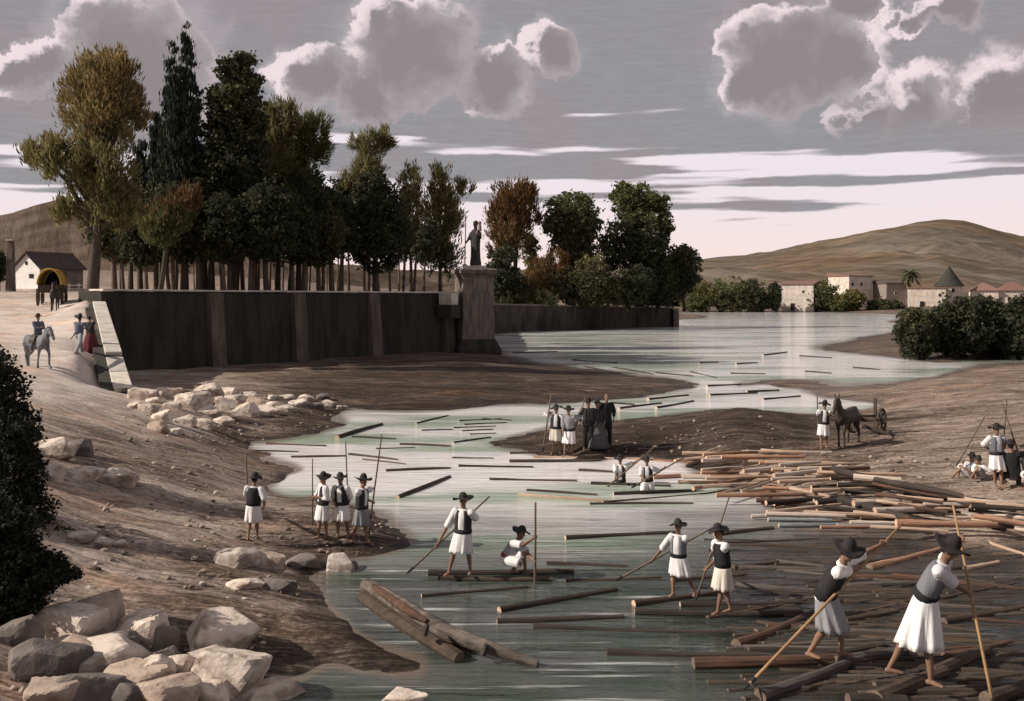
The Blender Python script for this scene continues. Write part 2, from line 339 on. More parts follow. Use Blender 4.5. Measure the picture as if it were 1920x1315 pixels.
def ground_material():
    m = bpy.data.materials.new('river_soil'); m.use_nodes = True; t = NT(m.node_tree); b = m.node_tree.nodes['Principled BSDF']
    b.inputs['Roughness'].default_value = 0.93; b.inputs['Specular IOR Level'].default_value = 0.12
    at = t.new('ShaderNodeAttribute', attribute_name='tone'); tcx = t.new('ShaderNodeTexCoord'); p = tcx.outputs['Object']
    warp = t.vec('MULTIPLY', t.vec('SUBTRACT', t.noise(p, 0.22, 3.0, 0.6, col=True), (0.5, 0.5, 0.5)), (3.0, 2.2, 0))
    q = t.vec('ADD', p, warp)
    s1 = t.noise(t.vec('MULTIPLY', q, (0.5, 2.8, 0.5)), 1.0, 6.0, 0.72)
    s2 = t.noise(t.vec('MULTIPLY', q, (1.4, 10.0, 1.0)), 1.0, 4.0, 0.7)
    s3 = t.noise(p, 9.0, 4.0, 0.7)
    s0 = t.noise(t.vec('MULTIPLY', q, (0.16, 0.5, 0.3)), 1.0, 3.0, 0.6)
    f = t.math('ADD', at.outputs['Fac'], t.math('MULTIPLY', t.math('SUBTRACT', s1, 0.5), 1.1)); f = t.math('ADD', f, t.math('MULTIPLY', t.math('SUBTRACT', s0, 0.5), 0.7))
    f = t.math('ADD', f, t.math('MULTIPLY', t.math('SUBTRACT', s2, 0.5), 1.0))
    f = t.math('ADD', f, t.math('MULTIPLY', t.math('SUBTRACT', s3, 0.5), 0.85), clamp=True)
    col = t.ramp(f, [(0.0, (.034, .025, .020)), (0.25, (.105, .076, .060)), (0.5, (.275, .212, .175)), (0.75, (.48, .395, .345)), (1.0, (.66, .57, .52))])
    red = t.ss(t.noise(t.vec('MULTIPLY', q, (0.25, 0.9, 1)), 0.6, 3.0), 0.5, 0.72)
    col = t.mix(t.math('MULTIPLY', red, 0.6), col, t.mix(1.0, col, (1.22, .92, .72), 'MULTIPLY'))
    # dark wet rim at the waterline
    z = t.sep(p)[2]
    wet = t.math('SUBTRACT', 1.0, t.ss(t.math('ADD', z, t.math('MULTIPLY', t.math('SUBTRACT', s1, 0.5), 0.12)), 0.02, 0.17))
    col = t.mix(t.math('MULTIPLY', wet, 0.75), col, t.mix(1.0, col, (.42, .40, .40), 'MULTIPLY'))
    t.l.new(col, b.inputs['Base Color'])
    t.put(b.inputs['Roughness'], t.lin(wet, 0, 1, .93, .45))
    bp = t.new('ShaderNodeBump'); bp.inputs['Strength'].default_value = 0.8; bp.inputs['Distance'].default_value = 0.10
    t.put(bp.inputs['Height'], t.math('ADD', t.math('MULTIPLY', s1, 1.0), t.math('ADD', t.math('MULTIPLY', s2, 0.45), t.math('MULTIPLY', s3, 0.25)))); t.l.new(bp.outputs[0], b.inputs['Normal'])
    MATS['river_soil'] = m
ground_material()

def vnoise(X, Y, s, seed=0):
    """cheap smooth value noise for relief"""
    r = np.random.default_rng(seed); T = r.random((64, 64)); x = X/s; y = Y/s
    xi = np.floor(x).astype(int); yi = np.floor(y).astype(int); fx = x-xi; fy = y-yi; fx = fx*fx*(3-2*fx); fy = fy*fy*(3-2*fy)
    g = lambda a, b: T[a % 64, b % 64]
    return (g(xi, yi)*(1-fx)+g(xi+1, yi)*fx)*(1-fy)+(g(xi, yi+1)*(1-fx)+g(xi+1, yi+1)*fx)*fy-0.5

def make_ground():
    nu, nv = 420, 420
    us = np.linspace(-1.25, 1.25, nu); ys = np.exp(np.linspace(math.log(5.0), math.log(480.0), nv))
    Ug, Yg = np.meshgrid(us, ys); X = (Ug*Yg).ravel(); Y = Yg.ravel()
    H = height(X, Y)
    amp = (.6+.4*np.clip(H, 0, 0.5)/0.5)*np.clip((H+.3)/.3, 0, 1)*np.clip(60/Y, 0.25, 1.0)
    H = H+amp*(0.16*vnoise(X*0.5, Y, 1.4, 1)+0.09*vnoise(X*0.7, Y, 0.55, 2)+0.05*vnoise(X, Y, 0.22, 3)+0.10*vnoise(X*0.22, Y, 0.6, 4))
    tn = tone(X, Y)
    me = bpy.data.meshes.new('ground'); V = np.stack([X, Y, H], -1)
    idx = np.arange(nu*nv).reshape(nv, nu); F = np.stack([idx[:-1, :-1], idx[:-1, 1:], idx[1:, 1:], idx[1:, :-1]], -1).reshape(-1, 4)
    me.from_pydata(V.tolist(), [], F.tolist()); me.polygons.foreach_set('use_smooth', [True]*len(F))
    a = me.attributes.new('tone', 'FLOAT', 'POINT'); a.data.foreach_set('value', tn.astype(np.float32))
    me.materials.append(MATS['river_soil'])
    o = bpy.data.objects.new('ground', me); COL.objects.link(o); tag(o, kind='structure', label='brown river bank with sand bars and a pale dirt track')
make_ground()

def make_water():
    m = bpy.data.materials.new('river_water'); m.use_nodes = True; t = NT(m.node_tree); b = m.node_tree.nodes['Principled BSDF']
    tcx = t.new('ShaderNodeTexCoord'); p = tcx.outputs['Object']; x, y, z = t.sep(p)
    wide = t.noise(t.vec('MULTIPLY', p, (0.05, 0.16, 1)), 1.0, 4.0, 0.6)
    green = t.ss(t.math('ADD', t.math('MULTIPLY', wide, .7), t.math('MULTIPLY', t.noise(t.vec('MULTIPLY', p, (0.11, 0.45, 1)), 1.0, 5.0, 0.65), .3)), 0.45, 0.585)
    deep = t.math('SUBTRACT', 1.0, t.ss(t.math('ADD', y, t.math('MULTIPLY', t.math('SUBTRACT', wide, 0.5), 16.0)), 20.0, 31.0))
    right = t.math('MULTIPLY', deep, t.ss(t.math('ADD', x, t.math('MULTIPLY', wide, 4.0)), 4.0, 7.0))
    silt_sheen = t.mix(green, (.90, .86, .88), (.38, .46, .37))  # milky water, paled further in base colour to stand in for reflected sky
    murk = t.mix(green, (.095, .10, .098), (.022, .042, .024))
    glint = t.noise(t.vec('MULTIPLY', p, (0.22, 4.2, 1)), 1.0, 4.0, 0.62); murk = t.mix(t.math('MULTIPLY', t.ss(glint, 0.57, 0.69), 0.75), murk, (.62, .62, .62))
    col = t.mix(deep, silt_sheen, murk)
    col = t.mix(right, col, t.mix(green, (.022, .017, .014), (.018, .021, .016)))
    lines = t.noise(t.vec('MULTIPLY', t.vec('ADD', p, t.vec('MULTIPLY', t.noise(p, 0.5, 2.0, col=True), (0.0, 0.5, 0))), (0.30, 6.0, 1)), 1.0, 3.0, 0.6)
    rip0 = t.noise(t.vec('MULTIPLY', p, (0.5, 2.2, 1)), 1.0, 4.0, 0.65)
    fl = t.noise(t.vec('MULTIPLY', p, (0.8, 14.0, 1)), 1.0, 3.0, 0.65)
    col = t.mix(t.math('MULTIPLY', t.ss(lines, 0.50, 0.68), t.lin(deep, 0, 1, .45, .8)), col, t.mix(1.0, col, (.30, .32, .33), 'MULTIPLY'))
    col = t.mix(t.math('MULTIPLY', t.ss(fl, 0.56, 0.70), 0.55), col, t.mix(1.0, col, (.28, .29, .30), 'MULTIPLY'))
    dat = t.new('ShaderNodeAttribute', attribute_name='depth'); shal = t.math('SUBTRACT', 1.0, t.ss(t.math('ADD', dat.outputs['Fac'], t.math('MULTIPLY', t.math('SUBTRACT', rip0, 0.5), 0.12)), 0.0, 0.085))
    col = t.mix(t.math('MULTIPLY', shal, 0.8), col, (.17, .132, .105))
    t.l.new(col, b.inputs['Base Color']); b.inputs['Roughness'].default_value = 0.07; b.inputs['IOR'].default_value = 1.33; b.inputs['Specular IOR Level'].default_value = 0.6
    bp = t.new('ShaderNodeBump'); bp.inputs['Strength'].default_value = 0.8; bp.inputs['Distance'].default_value = 0.07
    rip = t.noise(t.vec('MULTIPLY', p, (0.55, 3.4, 1)), 1.0, 4.0, 0.6)
    t.put(bp.inputs['Height'], t.math('ADD', rip, t.math('MULTIPLY', lines, 0.5))); t.l.new(bp.outputs[0], b.inputs['Normal'])
    MATS['river_water'] = m
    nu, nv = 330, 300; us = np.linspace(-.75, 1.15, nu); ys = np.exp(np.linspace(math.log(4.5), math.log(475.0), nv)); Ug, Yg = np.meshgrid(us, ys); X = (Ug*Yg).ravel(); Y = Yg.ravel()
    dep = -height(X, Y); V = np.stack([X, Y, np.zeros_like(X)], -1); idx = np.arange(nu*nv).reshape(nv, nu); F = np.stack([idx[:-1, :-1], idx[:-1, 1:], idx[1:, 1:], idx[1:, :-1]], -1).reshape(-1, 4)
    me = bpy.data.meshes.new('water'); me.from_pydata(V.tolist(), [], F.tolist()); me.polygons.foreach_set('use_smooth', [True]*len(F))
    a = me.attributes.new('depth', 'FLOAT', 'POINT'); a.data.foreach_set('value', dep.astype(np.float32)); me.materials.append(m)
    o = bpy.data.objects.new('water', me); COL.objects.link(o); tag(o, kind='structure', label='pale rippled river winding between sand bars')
make_water()

def make_hill(name, ridge, Yr, Y0, z0, label, seed, cols):
    mname = name+'_scrub'; m = bpy.data.materials.new(mname); m.use_nodes = True; t = NT(m.node_tree); b = m.node_tree.nodes['Principled BSDF']; b.inputs['Roughness'].default_value = .95; b.inputs['Specular IOR Level'].default_value = .05
    tcx = t.new('ShaderNodeTexCoord'); x, y, z = t.sep(tcx.outputs['Object'])
    q = t.comb(t.math('ADD', t.math('MULTIPLY', x, .05), t.math('MULTIPLY', y, .022)), t.math('MULTIPLY', t.math('SUBTRACT', y, t.math('MULTIPLY', x, .4)), .0045), 0.0)
    f1 = t.noise(q, 1.0, 6.0, .68); f2 = t.noise(t.comb(t.math('MULTIPLY', x, .02), t.math('MULTIPLY', y, .05), 0.0), 1.0, 5.0, .7); f3 = t.noise(t.comb(t.math('MULTIPLY', x, .006), t.math('MULTIPLY', y, .004), 0.0), 1.0, 3.0)
    f = t.math('ADD', t.math('MULTIPLY', f1, .6), t.math('MULTIPLY', f2, .4)); col = t.mix(t.ss(f, .38, .64), cols[0], cols[1])
    col = t.mix(t.ss(f3, .45, .65), col, t.mix(1.0, col, (1.10, .94, .80), 'MULTIPLY')); t.l.new(col, b.inputs['Base Color'])
    bp = t.new('ShaderNodeBump'); bp.inputs['Strength'].default_value = 1.0; bp.inputs['Distance'].default_value = 6.0; t.put(bp.inputs['Height'], f); t.l.new(bp.outputs[0], b.inputs['Normal']); MATS[mname] = m
    ridge = np.array(ridge, float); n, k = 170, 46
    px = np.linspace(ridge[0, 0], ridge[-1, 0], n); py = np.interp(px, ridge[:, 0], ridge[:, 1])
    V = []; 
    for j in range(k):
        s = j/(k-1)                       # 0 foot ... .7 ridge ... 1 behind
        for i in range(n):
            if s <= .72: f = s/.72; Yc = Y0+(Yr-Y0)*f; e = f**1.15
            else: f = (s-.72)/.28; Yc = Yr*(1+.5*f); e = 1-f
            top = CAMH+(HZ-py[i])/FPX*Yr
            X = (px[i]-CXP)/FPX*Yc
            V.append((X, Yc, z0+(top-z0)*e))
    V = np.array(V); g = vnoise(V[:, 0]*1.0+V[:, 1]*.55, V[:, 1]*.22, Yr*.035, seed)
    e = np.repeat(np.sin(np.clip(np.arange(k)/(k-1)/.72, 0, 1)*math.pi), n)
    V[:, 2] += g*e*Yr*.016+vnoise(V[:, 0], V[:, 1]*.3, Yr*.012, seed+1)*Yr*.003*(np.repeat(np.arange(k) > 1, n))
    F = [(j*n+i, j*n+i+1, (j+1)*n+i+1, (j+1)*n+i) for j in range(k-1) for i in range(n-1)]
    mb = MB(); mb.add(V.tolist(), F)
    o = mb.build(name, name+'_scrub', smooth=True); tag(o, kind='structure', label=label); return o
make_hill('hill', [(900, 512), (1100, 500), (1310, 486), (1400, 478), (1480, 463), (1560, 447), (1640, 430), (1720, 415), (1765, 410), (1800, 413), (1860, 426), (1920, 441), (2100, 480), (2500, 520), (3000, 500)], 1250, 455, 1.0,
          'bare rounded brown hill behind the village', 21, ((.085, .068, .05), (.20, .165, .138)))
make_hill('hill', [(-900, 470), (-500, 440), (-200, 425), (0, 403), (60, 387), (110, 374), (170, 372), (260, 395), (400, 450), (560, 488), (800, 508), (1150, 515), (1330, 530)], 620, 440, 4.0,
          'brown bare hill behind the cottage and the grove', 5, ((.05, .036, .027), (.15, .113, .09)))
far = MB(); far.add([(-6000, -400, -2.5), (6000, -400, -2.5), (6000, 6500, -2.5), (-6000, 6500, -2.5)], [(0, 1, 2, 3)])
pmat('far_plain', (.16, .12, .095), (.24, .19, .16), scale=.02)
tag(far.build('ground', 'far_plain'), kind='structure', label='flat brown plain under the hills')
# ================================================================== masonry
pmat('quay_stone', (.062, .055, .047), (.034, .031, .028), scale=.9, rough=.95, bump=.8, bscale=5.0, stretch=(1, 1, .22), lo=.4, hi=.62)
pmat('pier_stone', (.15, .128, .108), (.075, .064, .056), scale=.9, rough=.95, bump=.6, bscale=5.0, stretch=(1.5, 1.5, .25))
pmat('pale_stone', (.62, .57, .52), (.46, .41, .37), scale=1.5, rough=.9, bump=.4, bscale=7)
pmat('coping_stone', (.66, .60, .54), (.50, .45, .40), scale=1.2, rough=.9, bump=.35, bscale=6)
pmat('statue_stone', (.055, .05, .05), (.03, .03, .032), scale=3, rough=.85, bump=.4, bscale=12)
pmat('mortar', (.045, .04, .035), (.038, .033, .030), scale=2, rough=.95)

def quay_wall():
    P0 = Vector((-28.4, 70.0)); P1 = Vector((-5.6, 104.5)); d = (P1-P0).normalized(); nrm = Vector((d.y, -d.x)); L = (P1-P0).length
    t = thing('quay_wall', (P0.x, P0.y, 0), 'long dark stone quay wall with pale coping and flat buttresses', 'wall')
    org = Vector((P0.x, P0.y, 0))
    def at(s, off, z): q = P0+d*s+nrm*off; return Vector((q.x, q.y, z))-org
    TOP = 6.22
    mb = MB(); mb.prism([at(0, 0.35, -1.2), at(0, 0, TOP), at(0, -2.6, TOP), at(0, -2.6, -1.2)], (at(L, 0, 0)-at(0, 0, 0)), 0)
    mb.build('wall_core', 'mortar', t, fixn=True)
    # rough courses of blocks on the face, a little proud of the core
    nrow = 9; hrow = TOP/nrow; blocks = MB(); row_of = []
    for r in range(nrow):
        z0 = r*hrow+.004; z1 = (r+1)*hrow-.004; s = -0.0
        while s < L-0.05:
            w_ = random.uniform(.9, 2.1); e = min(L, s+w_)
            if L-e < .4: e = L
            pr = random.uniform(.004, .026)
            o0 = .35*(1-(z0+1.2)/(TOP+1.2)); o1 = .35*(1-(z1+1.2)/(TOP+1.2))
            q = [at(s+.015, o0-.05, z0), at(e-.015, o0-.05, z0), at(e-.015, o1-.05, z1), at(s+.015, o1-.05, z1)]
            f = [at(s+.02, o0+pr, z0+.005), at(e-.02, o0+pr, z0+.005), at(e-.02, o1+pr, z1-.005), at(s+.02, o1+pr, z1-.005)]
            blocks.add(q+f, [(4, 5, 6, 7), (0, 1, 5, 4), (1, 2, 6, 5), (2, 3, 7, 6), (3, 0, 4, 7)]); s = e
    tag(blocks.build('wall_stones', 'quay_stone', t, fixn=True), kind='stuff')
    # coping slabs
    s = 0.0
    while s < L-.05:
        e = min(L, s+random.uniform(1.6, 2.2)); z = TOP+random.uniform(0, .03)
        c = MB(); c.prism([at(s+.01, .22, z), at(s+.01, .22, z+.14), at(s+.01, -1.4, z+.14), at(s+.01, -1.4, z)], at(e-.01, 0, 0)-at(s, 0, 0))
        c.build('coping_slab', 'coping_stone', t, fixn=True, bevel=.015); s = e
    for px in (400, 556, 697, 836):
        k = (px-CXP)/FPX; s = (k*P0.y-P0.x)/(d.x-k*d.y)
        b = MB(); b.prism([at(s-.7, .95, -1.2), at(s-.7, .42, TOP-.12), at(s-.7, .02, TOP-.02), at(s-.7, .02, -1.2)], at(s+.7, 0, 0)-at(s-.7, 0, 0))
        b.build('buttress', 'pier_stone', t, fixn=True, bevel=.03)
    return at, L
quay_wall()

def ramp_wall():
    A = U(186, 565, 70.0); B = U(231, 722, 46.5)
    t = thing('ramp_wall', (B.x, B.y, 0), 'low pale stone parapet sloping down beside the dirt road', 'wall'); org = Vector((B.x, B.y, 0))
    d = B-A; h = Vector((d.x, d.y, 0)).normalized(); n = Vector((h.y, -h.x, 0)); n = n if n.x > 0 else -n
    c = MB()
    a, b = A-org, B-org
    c.prism([a+n*.30+Vector((0, 0, -.15)), b+n*.30+Vector((0, 0, -.15)), Vector((b.x, b.y, -1.0))+n*.30, Vector((a.x, a.y, -1.0))+n*.30], -n*1.25)
    c.build('wall_core', 'quay_stone', t, fixn=True)
    cuts = [(0.0, .24), (.245, .47), (.475, .695), (.73, .865), (.87, 1.0)]
    for i, (s0, s1) in enumerate(cuts):
        drop = Vector((0, 0, 0.0 if s0 < .7 else -.10))
        q = MB(); p0 = a+d*s0+drop; p1 = a+d*s1+drop
        q.prism([p0+n*.42+Vector((0, 0, -.24)), p0+n*.42, p0-n*.42, p0-n*.42+Vector((0, 0, -.24))], p1-p0)
        q.build('coping_slab', 'coping_stone', t, fixn=True, bevel=.03)
    k = MB(); p0 = a+d*.705; p1 = a+d*.728
    k.prism([p0+n*.40+Vector((0, 0, -.5)), p0+n*.40+Vector((0, 0, -.22)), p0-n*.40+Vector((0, 0, -.22)), p0-n*.40+Vector((0, 0, -.5))], p1-p0); k.build('step', 'quay_stone', t, fixn=True)
ramp_wall()

def pedestal_and_statue():
    Y = 104.0; c = U(889, 558, Y); rz = math.radians(18); R = Matrix.Rotation(rz, 3, 'Z')
    t = thing('pedestal', (c.x, c.y, 0), 'tall dark stone pedestal with moulded cap at the end of the quay wall', 'pedestal', rz=rz)
    hw = 1.62
    sh = MB(); zt = CAMH+(558-520)/FPX*Y
    def ring(w_, z): return [Vector((sx*w_, sy*w_, z)) for sx, sy in ((-1, -1), (1, -1), (1, 1), (-1, 1))]
    sh.rings([ring(1.85, -1.5), ring(1.72, 2.0), ring(hw, 5.6), ring(hw, zt)]); sh.build('shaft', 'pedestal_stone', t, bevel=.03)
    cp_ = MB(); cp_.rings([ring(hw+.06, zt), ring(hw+.12, zt+.18), ring(hw+.30, zt+.36), ring(hw+.34, zt+.55), ring(hw+.34, zt+.74), ring(hw+.05, zt+.86)]); cp_.build('cornice', 'pedestal_stone', t, bevel=.02)
    bs = MB(); bs.rings([ring(2.35, -1.5), ring(2.25, .55), ring(1.95, 1.2), ring(1.74, 1.6)]); bs.build('base', 'quay_stone', t, bevel=.05)
    
    zb = zt+.86
    # lower block at the left, catching the sun
    b0 = U(841, 567, 101.0); bl = thing('stone_block', (b0.x, b0.y, 5.0), 'pale square stone block on the wall end beside the pedestal', 'stone block', rz=math.radians(-32))
    bb = MB(); bb.box((0, 0, .66), (.78, .6, .60)); bb.build('block', 'pale_stone', bl, bevel=.04)
    bb = MB(); bb.box((0, 0, -.6), (.9, .8, .65)); bb.build('footing', 'quay_stone', bl, bevel=.04)
    # statue: robed figure with a staff, a child on the shoulder
    s = thing('statue', (c.x+.15, c.y, zb), 'dark robed stone figure with staff and child on its shoulder', 'statue', rz=math.radians(-25))
    pl = MB(); pl.box((0, 0, .16), (.85, .8, .16)); pl.build('plinth', 'pale_stone', s, bevel=.03)
    mb = MB(); z0 = .32
    prof = [(0, .62, .5), (.25, .60, .48), (.9, .52, .44), (1.6, .50, .42), (2.2, .50, .40), (2.7, .55, .40), (3.2, .56, .38), (3.6, .46, .32), (3.75, .2, .18), (3.95, .16, .16)]
    rings_ = []
    for z, a, b in prof:
        rings_.append([Vector((a*(1+.06*math.sin(7*q+z))*math.cos(q), b*(1+.06*math.sin(7*q+z))*math.sin(q), z0+z)) for q in [2*math.pi*j/20 for j in range(20)]])
    mb.rings(rings_); mb.ell((0, -.03, z0+4.25), (.25, .29, .34)); mb.ell((0, -.27, z0+4.22), (.06, .09, .08)); mb.ell((0, .05, z0+4.38), (.29, .30, .28))
    mb.tube([(-.5, 0, z0+3.4), (-.72, -.25, z0+2.7), (-.80, -.55, z0+2.35)], [.17, .14, .1]); mb.ell((-.82, -.6, z0+2.35), (.13, .13, .14))
    mb.tube([(.5, 0, z0+3.4), (.68, -.2, z0+2.8), (.45, -.5, z0+3.1)], [.18, .15, .11]); mb.ell((.42, -.52, z0+3.12), (.12, .12, .12))
    mb.build('figure', 'statue_stone', s, voxel=.07, relax=2)
    ch = MB(); ch.tube([(.5, -.05, z0+3.5), (.52, -.05, z0+4.1)], [.22, .17]); ch.ell((.52, -.08, z0+4.36), (.19, .2, .22)); ch.tube([(.42, -.1, z0+3.65), (.38, -.4, z0+3.5), (.36, -.42, z0+3.2)], [.12, .1, .08]); ch.tube([(.45, -.15, z0+4.0), (.2, -.2, z0+4.1)], [.07, .06])
    ch.build('child', 'child_stone', s, voxel=.05, relax=1)
    st = MB(); st.tube([(-.92, -.62, .35), (-.80, -.64, 5.2)], [.055, .05]); st.ell((-.80, -.64, 5.25), (.1, .1, .1)); st.build('staff', 'statue_stone', s)
    o = MB(); o.ell((-1.15, -.2, .28), (.3, .26, .26)); o.build('stone_ball', 'pale_stone', s, smooth=True)
pmat('pedestal_stone', (.20, .165, .15), (.105, .088, .08), scale=1.6, rough=.92, bump=.6, bscale=6, stretch=(2.2, 2.2, .35))
pmat('child_stone', (.34, .22, .19), (.25, .17, .15), scale=3, rough=.85)
pedestal_and_statue()

def far_quay():
    A = U(915, 572, 165.0); B = U(1264, 579, 203.0); t = thing('river_wall', (A.x, A.y, 0), 'low dark river wall below the farther clump of trees', 'wall'); org = Vector((A.x, A.y, 0))
    d = Vector((B.x-A.x, B.y-A.y, 0)); n = Vector((d.y, -d.x, 0)).normalized()
    za, zb_ = A.z, B.z
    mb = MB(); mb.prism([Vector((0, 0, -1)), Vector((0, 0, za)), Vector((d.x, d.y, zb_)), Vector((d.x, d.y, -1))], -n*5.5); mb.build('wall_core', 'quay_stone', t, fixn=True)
    c = MB(); c.prism([Vector((0, 0, za))+n*.15, Vector((0, 0, za+.25))+n*.15, Vector((d.x, d.y, zb_+.25))+n*.15, Vector((d.x, d.y, zb_))+n*.15], -n*1.7); c.build('coping', 'pedestal_stone', t, fixn=True)
    e = MB(); e.box((d.x+.2, d.y-.4, (zb_-1)/2), (.55, 1.1, (zb_+1.2)/2)); e.build('end_pier', 'pedestal_stone', t, bevel=.05)
    for k in (.25, .5, .75):
        b = MB(); q = d*k+n*.2; zt = za+(zb_-za)*k; b.box((q.x, q.y, (zt-1)/2), (.7, .35, (zt+.9)/2)); b.build('buttress', 'quay_stone', t)
far_quay()

# ================================================================== cottage on the road, pillar
pmat('whitewash', (.82, .80, .79), (.72, .69, .67), scale=2, rough=.9, bump=.2)
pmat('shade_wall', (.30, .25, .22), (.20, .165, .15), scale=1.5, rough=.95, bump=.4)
pmat('roof_tile', (.115, .085, .075), (.075, .06, .058), scale=2.5, rough=.9, bump=.5, bscale=10)
pmat('red_tile', (.26, .145, .118), (.17, .10, .082), scale=2.5, rough=.85, bump=.4)
pmat('dark_opening', (.02, .018, .018), (.012, .012, .012))
pmat('old_plaster', (.72, .63, .56), (.52, .45, .39), scale=.6, rough=.95, bump=.3)
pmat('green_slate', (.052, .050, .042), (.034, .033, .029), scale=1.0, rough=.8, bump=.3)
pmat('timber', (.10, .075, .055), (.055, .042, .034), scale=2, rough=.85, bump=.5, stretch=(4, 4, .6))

def gable_house(name, corner, rz, W, D, eave, peak, label, wallm, roofm, wall2=None, over=.35):
    """corner = front left corner; front gable along local x, depth along local y; base at local z=0"""
    t = thing(name, corner, label, 'cottage', rz=rz)
    f = MB(); f.prism([Vector((0, 0, -1)), Vector((W, 0, -1)), Vector((W, 0, eave)), Vector((W/2, 0, peak)), Vector((0, 0, eave))], (0, .3, 0)); f.build('gable_wall', wallm, t, fixn=True)
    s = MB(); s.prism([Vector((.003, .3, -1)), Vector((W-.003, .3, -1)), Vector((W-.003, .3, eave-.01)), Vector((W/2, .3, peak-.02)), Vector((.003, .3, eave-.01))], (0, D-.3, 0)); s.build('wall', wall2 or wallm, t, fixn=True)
    rf = None
    for sx in (-1, 1):
        r = MB(); e = Vector((W/2+sx*(W/2+over), -over, eave-over*(peak-eave)/(W/2)+.06)); p = Vector((W/2, -over, peak+.06))
        r.prism([e, p, p+Vector((0, 0, .12)), e+Vector((0, 0, .12))], (0, D+2*over, 0))
        o = r.build('roof', roofm, t, fixn=True)
        rf = rf or o
    rg = MB(); rg.tube([(W/2, -over, peak+.2), (W/2, D+over, peak+.2)], .12, 6); rg.build('ridge', 'red_tile', rf)
    return t
def cottage():
    Y = 118.0; a = U(27, 543, Y); wv = 64/FPX*Y
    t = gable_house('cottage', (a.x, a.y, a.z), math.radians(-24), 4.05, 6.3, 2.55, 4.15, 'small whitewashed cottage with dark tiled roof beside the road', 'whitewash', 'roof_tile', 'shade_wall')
    w1 = MB(); w1.box((1.95, -.01, 3.05), (.17, .05, .2)); w1.build('window', 'dark_opening', t)
    fr = MB(); fr.box((2.75, -.02, 1.55), (.32, .06, .24)); f_ = fr.build('window', 'timber', t); pn = MB(); pn.box((2.75, -.05, 1.55), (.25, .05, .17)); pn.build('pane', 'dark_opening', f_)
    d_ = MB(); d_.box((4.07, 3.2, 1.0), (.04, .55, 1.0)); d_.build('door', 'timber', t)
    st = MB(); st.box((2.0, -.35, -.15), (2.2, .3, .22)); st.build('step', 'pale_stone', t, bevel=.03)
    p = U(20, 545, 112.0); pil = thing('stone_pillar', (p.x, p.y, p.z-.5), 'tall tapering stone post behind the white cottage', 'pillar')
    k = MB(); k.box((0, 0, 3.0), (.42, .42, 3.0), taper=.7); k.build('shaft', 'pedestal_stone', pil, bevel=.03); k = MB(); k.box((0, 0, 6.08), (.38, .38, .09)); k.build('cap', 'pale_stone', pil)
    # rail fence right of the cottage
    e = U(130, 548, 112.0); fz = thing('rail_fence', (e.x, e.y, e.z), 'short pale rail fence between cottage and tall tree', 'fence', rz=math.radians(8))
    for i in range(4):
        k = MB(); k.box((i*1.0, 0, .35), (.07, .07, .6)); k.build('post', 'pale_stone', fz)
    for z in (.35, .75):
        k = MB(); k.box((1.5, -.09, z), (1.7, .03, .06)); k.build('rail', 'pale_stone', fz)
cottage()

